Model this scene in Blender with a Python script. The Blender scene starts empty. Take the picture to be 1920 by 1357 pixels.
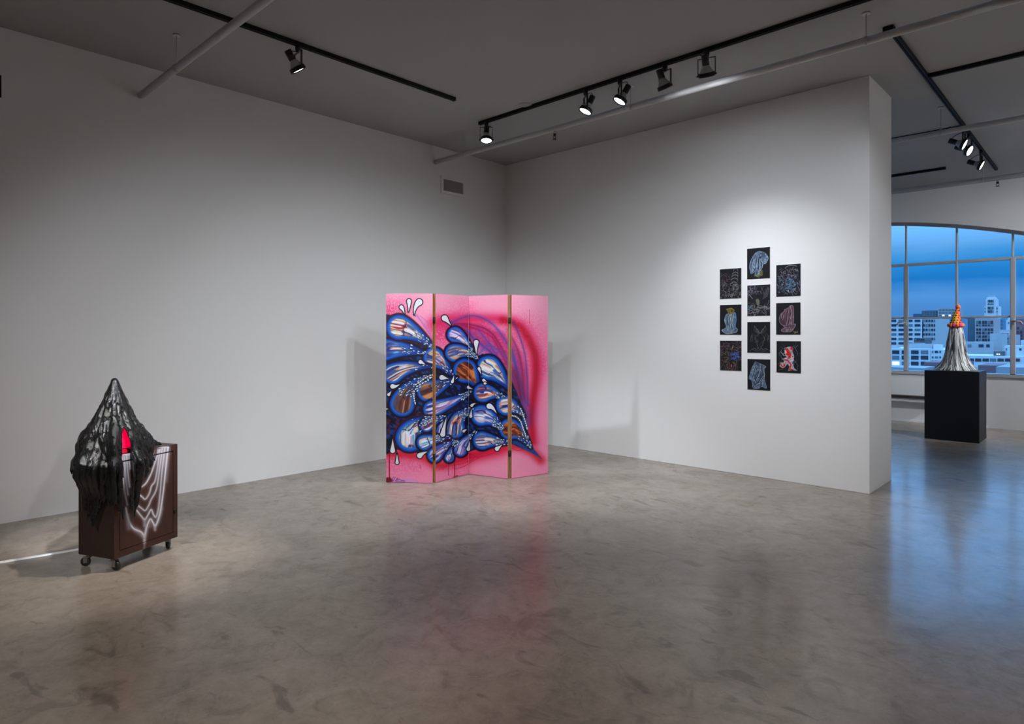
import bpy, bmesh, math, random
import numpy as np
from mathutils import Vector, Matrix

S = bpy.context.scene
COL = S.collection
rad = math.radians

# ------------------------------------------------------------------ camera
CAM_H, FPX, HZ, YAW = 1.55, 1209.3, 625.6, rad(43.314)
cam_d = bpy.data.cameras.new('camera'); cam = bpy.data.objects.new('camera', cam_d); COL.objects.link(cam)
cam.location = (0, 0, CAM_H); cam.rotation_euler = (rad(90), 0, YAW)
cam_d.sensor_fit = 'HORIZONTAL'; cam_d.sensor_width = 36.0; cam_d.lens = FPX / 1920 * 36.0
cam_d.shift_x = 0.0; cam_d.shift_y = -(678.5 - HZ) / 1920
cam_d.clip_start = 0.05; cam_d.clip_end = 6000
S.camera = cam
S.view_settings.view_transform = 'Standard'; S.view_settings.look = 'None'
S.view_settings.gamma = 1.0; S.view_settings.use_curve_mapping = False
S.view_settings.exposure = 0.0
S.cycles.caustics_reflective = False; S.cycles.caustics_refractive = False

CF = np.array([-math.sin(YAW), math.cos(YAW), 0.0]); CR = np.array([math.cos(YAW), math.sin(YAW), 0.0])
CC = np.array([0, 0, CAM_H])
def ray(x, y): return CF + CR * (x - 960) / FPX + np.array([0, 0, 1.0]) * (HZ - y) / FPX
def at_z(x, y, z): d = ray(x, y); return CC + d * (z - CAM_H) / d[2]
def at_y(x, y, Y): d = ray(x, y); return CC + d * Y / d[1]

# ------------------------------------------------------------------ world: dusk sky
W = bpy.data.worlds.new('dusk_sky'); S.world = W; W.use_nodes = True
nt = W.node_tree; nt.nodes.clear()
def N(tree, kind, **kw):
    n = tree.nodes.new(kind)
    for k, v in kw.items():
        if hasattr(n, k): setattr(n, k, v)
        else: n.inputs[k].default_value = v
    return n
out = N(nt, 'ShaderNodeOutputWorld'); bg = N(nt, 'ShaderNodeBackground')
tc = N(nt, 'ShaderNodeTexCoord'); sep = N(nt, 'ShaderNodeSeparateXYZ')
nt.links.new(tc.outputs['Generated'], sep.inputs[0])
mp = N(nt, 'ShaderNodeMapping'); mp.inputs['Scale'].default_value = (3.0, 3.0, 17.0); mp.inputs['Location'].default_value = (0.35, 0, 0.3)
nt.links.new(tc.outputs['Generated'], mp.inputs[0])
no = N(nt, 'ShaderNodeTexNoise'); no.inputs['Scale'].default_value = 2.0; no.inputs['Detail'].default_value = 4; no.inputs['Roughness'].default_value = 0.45
nt.links.new(mp.outputs[0], no.inputs[0])
ma = N(nt, 'ShaderNodeMath', operation='MULTIPLY_ADD'); ma.inputs[1].default_value = 0.045; ma.inputs[2].default_value = -0.0225
nt.links.new(no.outputs[0], ma.inputs[0])
ad = N(nt, 'ShaderNodeMath', operation='ADD'); nt.links.new(sep.outputs[2], ad.inputs[0]); nt.links.new(ma.outputs[0], ad.inputs[1])
mr = N(nt, 'ShaderNodeMapRange'); mr.inputs['From Min'].default_value = -0.05; mr.inputs['From Max'].default_value = 0.35
nt.links.new(ad.outputs[0], mr.inputs[0])
cr = N(nt, 'ShaderNodeValToRGB'); e = cr.color_ramp.elements
def L(c): return tuple((v / 255 / 12.92 if v <= 10 else ((v / 255 + 0.055) / 1.055) ** 2.4) for v in c) + (1.0,)
e[0].position = 0.0; e[0].color = L((48, 92, 150)); e[1].position = 1.0; e[1].color = L((128, 192, 255))
for p, c in [(0.125, (62, 126, 196)), (0.185, (74, 140, 210)), (0.255, (84, 154, 226)), (0.305, (24, 126, 208)), (0.36, (44, 146, 224)), (0.43, (104, 178, 244)), (0.62, (112, 182, 250))]:
    q = e.new(p); q.color = L(c)
nt.links.new(mr.outputs[0], cr.inputs[0]); nt.links.new(cr.outputs[0], bg.inputs[0])
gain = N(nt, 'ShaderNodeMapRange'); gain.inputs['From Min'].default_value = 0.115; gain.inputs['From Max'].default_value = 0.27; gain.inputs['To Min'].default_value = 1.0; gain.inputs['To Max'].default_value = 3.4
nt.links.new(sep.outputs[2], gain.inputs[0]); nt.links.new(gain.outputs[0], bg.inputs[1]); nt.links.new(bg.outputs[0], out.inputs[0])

# ------------------------------------------------------------------ gallery lights (off-frame spots without fixtures, most added as fill; lamps in frame carry their own)
def spot(pos, target, watts, angle, blend=0.6, size=0.05, colr=(1.0, 0.955, 0.90)):
    l = bpy.data.lights.new('lamp_or_fill_light', 'SPOT'); l.energy = watts; l.spot_size = rad(angle); l.spot_blend = blend
    l.shadow_soft_size = size; l.color = colr
    o = bpy.data.objects.new('lamp_or_fill_light', l); COL.objects.link(o); o.location = pos
    d = Vector(target) - Vector(pos); o.rotation_euler = d.to_track_quat('-Z', 'Y').to_euler()
    return o
COOL = (0.885, 0.945, 1.0)
WARM = (1.0, 0.94, 0.87)
spot((-1.40, 3.2, 3.80), (-5.3, 4.4, 0.8), 200, 70, 1.0, 0.03, COOL)
spot((-2.50, 1.7, 3.80), (-5.0, 4.7, 0.8), 180, 64, 1.0, 0.03, COOL)
spot((-3.80, 2.25, 3.88), (-4.9, 1.40, 0.2), 430, 33, 0.9, 0.02, WARM)
spot((-2.6, 1.25, 3.80), (-4.95, 1.34, 1.03), 1000, 14, 0.8, 0.05, COOL)  # added narrow beam for highlights on the hood, no lamp modelled
spot((-0.8, 0.6, 3.80), (-4.0, 6.9, 0.7), 400, 48, 1.0, 0.05, COOL)  # added fill, washes the right wall behind the screen
spot((-0.5, 5.28, 3.80), (-2.1, 6.9, 1.6), 90, 84, 1.0, 0.06, COOL)  # extra unseen spot, added to widen the light around the drawings
spot((2.2, 8.5, 3.80), (2.5, 8.6, 0.0), 3400, 70, 0.8, 0.1, COOL)  # added downlight; its floor bounce brightens the back room and ceiling
spot((-1.2, -2.0, 3.80), (-6.6, 3.8, 0.6), 560, 46, 1.0, 0.06, COOL)  # added wash for the left wall, from behind the camera
spot((0.6, 2.2, 3.80), (-6.6, 4.4, 0.7), 260, 44, 1.0, 0.06, COOL)  # second added wash, for the left wall beside the screen
spot((1.6, 1.0, 3.80), (-0.8, 2.0, 0.0), 240, 115, 1.0, 0.1, WARM)  # added warm fill for the foreground floor
spot((0.6, 9.6, 3.80), (-1.75, 11.45, 1.3), 380, 34, 0.6, 0.04, COOL)
spot((-2.2, -1.3, 3.80), (-3.1, 1.1, 0.0), 270, 115, 1.0, 0.1, WARM)  # added warm fill, lifts the left foreground floor
spot((2.8, 11.85, 3.70), (-1.3, 13.0, 1.6), 900, 74, 1.0, 0.06, COOL)  # added fill to brighten the window wall
spot((3.8, 8.2, 3.80), (-1.76, 7.3, 1.5), 190, 34, 1.0, 0.06, COOL)  # added spot that brightens the end face of the right wall

# ------------------------------------------------------------------ helpers
def tag(o, label=None, cat=None, group=None, kind=None):
    if label: o['label'] = label
    if cat: o['category'] = cat
    if group: o['group'] = group
    if kind: o['kind'] = kind
    return o
def empty(name, loc=(0, 0, 0), rz=0.0):
    o = bpy.data.objects.new(name, None); COL.objects.link(o); o.location = loc; o.rotation_euler = (0, 0, rz); o.empty_display_size = 0.1
    return o
class MB:
    def __init__(s): s.v = []; s.f = []; s.sm = []; s.mi = []
    def add(s, vs, fs, smooth=False, mi=0):
        b = len(s.v); s.v += [tuple(map(float, p)) for p in vs]
        for f in fs: s.f.append([b + i for i in f]); s.sm.append(smooth); s.mi.append(mi)
        return s
    def box(s, a, b, mi=0):
        x0, y0, z0 = a; x1, y1, z1 = b
        vs = [(x0, y0, z0), (x1, y0, z0), (x1, y1, z0), (x0, y1, z0), (x0, y0, z1), (x1, y0, z1), (x1, y1, z1), (x0, y1, z1)]
        return s.add(vs, [(3, 2, 1, 0), (4, 5, 6, 7), (0, 1, 5, 4), (1, 2, 6, 5), (2, 3, 7, 6), (3, 0, 4, 7)], False, mi)
    def obox(s, c, ax, ay, az, hx, hy, hz, mi=0):
        c = np.array(c, float); ax, ay, az = [np.array(k, float) for k in (ax, ay, az)]
        vs = [c + ax * hx * i + ay * hy * j + az * hz * k for k in (-1, 1) for (i, j) in ((-1, -1), (1, -1), (1, 1), (-1, 1))]
        return s.add(vs, [(3, 2, 1, 0), (4, 5, 6, 7), (0, 1, 5, 4), (1, 2, 6, 5), (2, 3, 7, 6), (3, 0, 4, 7)], False, mi)
    def frustum(s, p0, p1, r0, r1, n=20, caps=(True, True), smooth=True, mi=0):
        p0 = Vector(p0); p1 = Vector(p1); d = (p1 - p0).normalized()
        a = d.orthogonal().normalized(); b = d.cross(a)
        vs = []
        for p, r in ((p0, r0), (p1, r1)):
            for i in range(n):
                t = 2 * math.pi * i / n; vs.append(p + a * math.cos(t) * r + b * math.sin(t) * r)
        s.add(vs, [(i, (i + 1) % n, n + (i + 1) % n, n + i) for i in range(n)], smooth, mi)
        bs = len(s.v) - 2 * n
        if caps[0]: s.f.append([bs + i for i in reversed(range(n))]); s.sm.append(False); s.mi.append(mi)
        if caps[1]: s.f.append([bs + n + i for i in range(n)]); s.sm.append(False); s.mi.append(mi)
        return s
    def lathe(s, c, d, prof, n=24, smooth=True, mi=0):
        c = Vector(c); d = Vector(d).normalized(); a = d.orthogonal().normalized(); b = d.cross(a)
        vs = []
        for (h, r) in prof:
            for i in range(n):
                t = 2 * math.pi * i / n; vs.append(c + d * h + a * math.cos(t) * r + b * math.sin(t) * r)
        fs = []
        for k in range(len(prof) - 1):
            for i in range(n): fs.append((k * n + i, k * n + (i + 1) % n, (k + 1) * n + (i + 1) % n, (k + 1) * n + i))
        return s.add(vs, fs, smooth, mi)
    def tube(s, pts, r, n=8, mi=0):
        P = [Vector(p) for p in pts]; vs = []; up = None
        for i, p in enumerate(P):
            d = (P[min(i + 1, len(P) - 1)] - P[max(i - 1, 0)]).normalized()
            if up is None: up = d.orthogonal().normalized()
            up = (up - d * up.dot(d)).normalized(); b = d.cross(up)
            for k in range(n):
                t = 2 * math.pi * k / n; vs.append(p + up * math.cos(t) * r + b * math.sin(t) * r)
        fs = [(i * n + k, i * n + (k + 1) % n, (i + 1) * n + (k + 1) % n, (i + 1) * n + k) for i in range(len(P) - 1) for k in range(n)]
        fs += [tuple(reversed(range(n))), tuple((len(P) - 1) * n + k for k in range(n))]
        return s.add(vs, fs, True, mi)
    def sphere(s, c, r, nu=12, nv=8, sc=(1, 1, 1), mi=0):
        vs = [];
        for j in range(nv + 1):
            a = math.pi * j / nv
            for i in range(nu):
                t = 2 * math.pi * i / nu
                vs.append((c[0] + r * sc[0] * math.sin(a) * math.cos(t), c[1] + r * sc[1] * math.sin(a) * math.sin(t), c[2] + r * sc[2] * math.cos(a)))
        fs = [(j * nu + i, (j + 1) * nu + i, (j + 1) * nu + (i + 1) % nu, j * nu + (i + 1) % nu) for j in range(nv) for i in range(nu)]
        return s.add(vs, fs, True, mi)
    def mesh(s, name):
        me = bpy.data.meshes.new(name); me.from_pydata(s.v, [], s.f)
        me.polygons.foreach_set('use_smooth', s.sm); me.polygons.foreach_set('material_index', s.mi); me.update()
        return me
    def build(s, name, mat, parent=None, bevel=0.0, loc=None, recenter=True):
        """origin goes to the mesh's own base centre so that positions read as real places"""
        if recenter and loc is None:
            v = np.array(s.v); o = np.array([(v[:, 0].min() + v[:, 0].max()) / 2, (v[:, 1].min() + v[:, 1].max()) / 2, v[:, 2].min()])
            s.v = [tuple(p) for p in (v - o)]; loc = tuple(o)
        me = s.mesh(name)
        for m in (mat if isinstance(mat, (list, tuple)) else [mat]): me.materials.append(m)
        ob = bpy.data.objects.new(name, me); COL.objects.link(ob)
        if loc: ob.location = loc
        if parent: ob.parent = parent
        if bevel:
            b = ob.modifiers.new('bevel', 'BEVEL'); b.width = bevel; b.segments = 2; b.limit_method = 'ANGLE'
        return ob
def rel(ob, root):
    """parent ob to root while it keeps its place in the world (root unscaled)"""
    ob.parent = root
    ob.matrix_parent_inverse = (Matrix.Translation(root.location) @ root.rotation_euler.to_matrix().to_4x4()).inverted()
    return ob
def copy_part(ob, parent, loc=None):
    c = ob.copy(); COL.objects.link(c)
    if parent: c.parent = parent
    if loc is not None: c.location = loc
    return c
def inst(me, name, parent, loc):
    c = bpy.data.objects.new(name, me); COL.objects.link(c); c.location = loc
    if parent: c.parent = parent
    return c

# ------------------------------------------------------------------ materials
def mat(name, col, rough=0.6, metal=0.0, spec=0.5, emit=None, es=0.0, coat=0.0, noise=0.0, nscale=20.0, bump=0.0, bscale=80.0, vec='Object'):
    m = bpy.data.materials.new(name); m.use_nodes = True; t = m.node_tree; b = t.nodes['Principled BSDF']
    b.inputs['Base Color'].default_value = (*col, 1); b.inputs['Roughness'].default_value = rough; b.inputs['Metallic'].default_value = metal
    b.inputs['Specular IOR Level'].default_value = spec; b.inputs['Coat Weight'].default_value = coat; b.inputs['Coat Roughness'].default_value = 0.08
    if emit: b.inputs['Emission Color'].default_value = (*emit, 1); b.inputs['Emission Strength'].default_value = es
    if noise or bump:
        tcn = t.nodes.new('ShaderNodeTexCoord')
        if noise:
            n1 = t.nodes.new('ShaderNodeTexNoise'); n1.inputs['Scale'].default_value = nscale; n1.inputs['Detail'].default_value = 5
            t.links.new(tcn.outputs[vec], n1.inputs[0])
            mx = t.nodes.new('ShaderNodeMix'); mx.data_type = 'RGBA'
            mx.inputs[6].default_value = (*[c * (1 - noise) for c in col], 1); mx.inputs[7].default_value = (*[min(1, c * (1 + noise)) for c in col], 1)
            t.links.new(n1.outputs[0], mx.inputs[0]); t.links.new(mx.outputs[2], b.inputs['Base Color'])
        if bump:
            n2 = t.nodes.new('ShaderNodeTexNoise'); n2.inputs['Scale'].default_value = bscale; n2.inputs['Detail'].default_value = 4
            t.links.new(tcn.outputs[vec], n2.inputs[0])
            bp = t.nodes.new('ShaderNodeBump'); bp.inputs['Strength'].default_value = bump; bp.inputs['Distance'].default_value = 0.01
            t.links.new(n2.outputs[0], bp.inputs['Height']); t.links.new(bp.outputs[0], b.inputs['Normal'])
    return m
M = {}
M['wall'] = mat('white_wall_paint', (0.80, 0.80, 0.81), 0.75, spec=0.25, bump=0.03, bscale=60, noise=0.012, nscale=1.5)
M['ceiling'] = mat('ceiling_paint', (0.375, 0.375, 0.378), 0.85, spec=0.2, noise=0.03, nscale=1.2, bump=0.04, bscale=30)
M['black'] = mat('black_metal', (0.012, 0.012, 0.013), 0.45, noise=0.2, nscale=40)
M['track'] = mat('black_track_metal', (0.008, 0.008, 0.010), 0.6, spec=.25, noise=0.2, nscale=30)
M['pipe'] = mat('white_pipe_paint', (0.50, 0.50, 0.50), 0.4, noise=0.04, nscale=12)
M['reflector'] = mat('grey_bulb_glass', (0.42, 0.43, 0.45), 0.3, metal=0.3, noise=0.05)
M['lens'] = mat('lit_lens', (0.9, 0.9, 0.9), 0.4, emit=(1, 0.98, 0.96), es=6.0, noise=0.01)
M['dim_metal'] = mat('grey_grille_metal', (0.45, 0.45, 0.46), 0.5, noise=0.05)
M['dark'] = mat('dark_void', (0.02, 0.02, 0.02), 0.9, noise=0.1)
M['pedestal'] = mat('black_pedestal_paint', (0.004, 0.004, 0.006), 0.5, spec=0.3, noise=0.2, nscale=6)
M['frame'] = mat('window_frame_paint', (0.45, 0.45, 0.47), 0.6, noise=0.05, nscale=8)
M['ledge'] = mat('dark_wood_ledge', (0.035, 0.026, 0.024), 0.5, noise=0.3, nscale=9)
M['cord'] = mat('white_cord_cover', (0.75, 0.76, 0.78), 0.4, noise=0.03)
M['rubber'] = mat('caster_rubber', (0.012, 0.011, 0.011), 0.5, noise=0.2)
M['steel'] = mat('dull_steel', (0.35, 0.33, 0.31), 0.4, metal=0.9, noise=0.1)
M['wood_edge'] = mat('door_edge_wood', (0.33, 0.155, 0.055), 0.6, noise=0.25, nscale=18)
M['hinge'] = mat('old_brass_hinge', (0.035, 0.025, 0.015), 0.4, metal=0.6, noise=0.3, nscale=60)

def glass_mat():
    m = bpy.data.materials.new('window_glass'); m.use_nodes = True; t = m.node_tree; t.nodes.clear()
    o = t.nodes.new('ShaderNodeOutputMaterial'); mx = t.nodes.new('ShaderNodeMixShader'); tr = t.nodes.new('ShaderNodeBsdfTransparent'); gl = t.nodes.new('ShaderNodeBsdfGlossy')
    tr.inputs[0].default_value = (0.97, 0.985, 1.0, 1); gl.inputs['Roughness'].default_value = 0.01
    fr = t.nodes.new('ShaderNodeFresnel'); fr.inputs[0].default_value = 1.45
    t.links.new(fr.outputs[0], mx.inputs[0]); t.links.new(tr.outputs[0], mx.inputs[1]); t.links.new(gl.outputs[0], mx.inputs[2]); t.links.new(mx.outputs[0], o.inputs[0])
    return m
M['glass'] = glass_mat()

def floor_mat():
    m = bpy.data.materials.new('polished_concrete'); m.use_nodes = True; t = m.node_tree; b = t.nodes['Principled BSDF']
    tcn = t.nodes.new('ShaderNodeTexCoord')
    def noise(sc, det=6, ro=0.55, dist=0.0, vs=None):
        n = t.nodes.new('ShaderNodeTexNoise'); n.inputs['Scale'].default_value = sc; n.inputs['Detail'].default_value = det
        n.inputs['Roughness'].default_value = ro; n.inputs['Distortion'].default_value = dist
        if vs:
            mpn = t.nodes.new('ShaderNodeMapping'); mpn.inputs['Scale'].default_value = vs; t.links.new(tcn.outputs['Object'], mpn.inputs[0]); t.links.new(mpn.outputs[0], n.inputs[0])
        else: t.links.new(tcn.outputs['Object'], n.inputs[0])
        return n
    def ramp(src, pts):
        r = t.nodes.new('ShaderNodeValToRGB'); el = r.color_ramp.elements
        el[0].position, el[0].color = pts[0][0], (*pts[0][1], 1); el[1].position, el[1].color = pts[-1][0], (*pts[-1][1], 1)
        for p, c in pts[1:-1]: q = el.new(p); q.color = (*c, 1)
        t.links.new(src, r.inputs[0]); return r
    def mul(a, bb, f):
        x = t.nodes.new('ShaderNodeMix'); x.data_type = 'RGBA'; x.blend_type = 'MULTIPLY'; x.inputs[0].default_value = f
        t.links.new(a, x.inputs[6]); t.links.new(bb, x.inputs[7]); return x.outputs[2]
    c1 = ramp(noise(0.9, 7, 0.6, 0.6).outputs[0], [(0.30, (0.215, 0.176, 0.145)), (0.5, (0.283, 0.236, 0.198)), (0.72, (0.345, 0.294, 0.252))])
    c2 = ramp(noise(4.5, 8, 0.68, 1.4).outputs[0], [(0.36, (0.62, 0.585, 0.55)), (0.47, (0.93, 0.92, 0.91)), (0.62, (1.1, 1.09, 1.08))])
    c3 = ramp(noise(2.2, 5, 0.5, 3.0).outputs[0], [(0.485, (1, 1, 1)), (0.50, (0.80, 0.77, 0.74)), (0.515, (1, 1, 1))])
    c4 = ramp(noise(60, 3, 0.6).outputs[0], [(0.3, (0.86, 0.86, 0.86)), (0.7, (1.08, 1.08, 1.08))])
    c5 = ramp(noise(3.1, 4, 0.5, 0.9, (1.0, 2.2, 1.0)).outputs[0], [(0.30, (0.50, 0.47, 0.44)), (0.37, (1, 1, 1)), (0.9, (1, 1, 1))])
    c6 = ramp(noise(13, 6, 0.7, 0.5).outputs[0], [(0.33, (0.80, 0.79, 0.77)), (0.55, (1.0, 1.0, 1.0)), (0.75, (1.1, 1.1, 1.1))])
    col = mul(mul(mul(mul(mul(c1.outputs[0], c2.outputs[0], 0.7), c3.outputs[0], 0.3), c4.outputs[0], 0.5), c5.outputs[0], 0.75), c6.outputs[0], 0.8)
    t.links.new(col, b.inputs['Base Color'])
    rr = ramp(noise(3.0, 6, 0.6, 0.8).outputs[0], [(0.3, (0.34,) * 3), (0.7, (0.48,) * 3)])
    t.links.new(rr.outputs[0], b.inputs['Roughness'])
    b.inputs['IOR'].default_value = 1.5; b.inputs['Specular IOR Level'].default_value = 0.3
    b.inputs['Coat Weight'].default_value = 0.5; b.inputs['Coat IOR'].default_value = 1.5; b.inputs['Coat Roughness'].default_value = 0.15
    bp = t.nodes.new('ShaderNodeBump'); bp.inputs['Strength'].default_value = 0.05; bp.inputs['Distance'].default_value = 0.02
    t.links.new(noise(7, 5).outputs[0], bp.inputs['Height']); t.links.new(bp.outputs[0], b.inputs['Normal']); t.links.new(bp.outputs[0], b.inputs['Coat Normal'])
    return m
M['floor'] = floor_mat()

# ------------------------------------------------------------------ pictures painted in code (flat paint on real panels)
def image_from(name, arr):
    h, w, _ = arr.shape
    im = bpy.data.images.new(name, w, h); px = np.ones((h, w, 4), np.float32); px[..., :3] = np.clip(arr[::-1], 0, 1)
    im.pixels.foreach_set(px.ravel()); im.update(); im.pack()
    return im
def paint_mat(name, arr, rough=0.45, spec=0.4, coat=0.0):
    m = bpy.data.materials.new(name); m.use_nodes = True; t = m.node_tree; b = t.nodes['Principled BSDF']
    tx = t.nodes.new('ShaderNodeTexImage'); tx.image = image_from(name, arr); tx.extension = 'EXTEND'
    t.links.new(tx.outputs[0], b.inputs['Base Color']); b.inputs['Roughness'].default_value = rough; b.inputs['Specular IOR Level'].default_value = spec
    b.inputs['Coat Weight'].default_value = coat
    return m
RNG = np.random.default_rng(7)
LAT = RNG.random((64, 64, 64 // 8))
def vnoise(x, y, k=0):
    xi = np.floor(x).astype(int); yi = np.floor(y).astype(int); fx = x - xi; fy = y - yi
    fx = fx * fx * (3 - 2 * fx); fy = fy * fy * (3 - 2 * fy); T = LAT[..., k % 8]
    a = T[xi % 64, yi % 64]; b = T[(xi + 1) % 64, yi % 64]; c = T[xi % 64, (yi + 1) % 64]; d = T[(xi + 1) % 64, (yi + 1) % 64]
    return (a * (1 - fx) + b * fx) * (1 - fy) + (c * (1 - fx) + d * fx) * fy
def sst(a, b, x): t = np.clip((x - a) / (b - a), 0, 1); return t * t * (3 - 2 * t)
def C(*c): return np.array(c, float) / 255
class Canvas:
    """PX,PY hold the drawing coordinate of each pixel; col is the paint"""
    def __init__(s, PX, PY, base): s.PX, s.PY = PX, PY; s.col = np.empty(PX.shape + (3,)); s.col[:] = base
    def sel(s, x0, x1, y0, y1): return np.nonzero((s.PX > x0) & (s.PX < x1) & (s.PY > y0) & (s.PY < y1))
    def over(s, ix, a, c):
        a = np.asarray(a)[..., None]; s.col[ix] = s.col[ix] * (1 - a) + np.asarray(c) * a
    def dist(s, ix, pts):
        x, y = s.PX[ix], s.PY[ix]; d = np.full(x.shape, 1e9)
        for (ax, ay), (bx, by) in zip(pts[:-1], pts[1:]):
            vx, vy = bx - ax, by - ay; q = vx * vx + vy * vy + 1e-9
            t = np.clip(((x - ax) * vx + (y - ay) * vy) / q, 0, 1)
            d = np.minimum(d, np.hypot(x - ax - t * vx, y - ay - t * vy))
        return d
    def stroke(s, pts, w, c, a=1.0, soft=1.0):
        p = np.array(pts, float); m = w + soft * 3 + 2
        ix = s.sel(p[:, 0].min() - m, p[:, 0].max() + m, p[:, 1].min() - m, p[:, 1].max() + m)
        if len(ix[0]) == 0: return
        d = s.dist(ix, pts); s.over(ix, a * (1 - sst(w / 2 - soft, w / 2 + soft, d)), c)
    def glow(s, pts, sig, c, a=1.0):
        p = np.array(pts, float); m = sig * 3.2
        ix = s.sel(p[:, 0].min() - m, p[:, 0].max() + m, p[:, 1].min() - m, p[:, 1].max() + m)
        if len(ix[0]) == 0: return
        d = s.dist(ix, pts); s.over(ix, a * np.exp(-0.5 * (d / sig) ** 2), c)
    def poly(s, pts, c, a=1.0, soft=1.2):
        p = np.array(pts, float); ix = s.sel(p[:, 0].min() - 6, p[:, 0].max() + 6, p[:, 1].min() - 6, p[:, 1].max() + 6)
        if len(ix[0]) == 0: return
        x, y = s.PX[ix], s.PY[ix]; ins = np.zeros(x.shape, bool)
        q = list(map(tuple, p)) + [tuple(p[0])]
        for (ax, ay), (bx, by) in zip(q[:-1], q[1:]):
            if ay == by: continue
            ins ^= ((ay > y) != (by > y)) & (x < (bx - ax) * (y - ay) / (by - ay) + ax)
        d = s.dist(ix, q); sd = np.where(ins, -d, d); s.over(ix, a * (1 - sst(-soft, soft, sd)), c)
def smooth_path(pts, n=8):
    p = np.array(pts, float); out_ = []
    for i in range(len(p) - 1):
        a, b, c, d = p[max(i - 1, 0)], p[i], p[i + 1], p[min(i + 2, len(p) - 1)]
        for k in range(n):
            t = k / n; out_.append(tuple(0.5 * ((2 * b) + (c - a) * t + (2 * a - 5 * b + 4 * c - d) * t * t + (3 * b - a - 3 * c + d) * t ** 3)))
    out_.append(tuple(p[-1])); return out_
def bez(p0, p1, p2, n):
    t = np.linspace(0, 1, n)[:, None]; return (1 - t) ** 2 * np.array(p0, float) + 2 * t * (1 - t) * np.array(p1, float) + t * t * np.array(p2, float)

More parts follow.
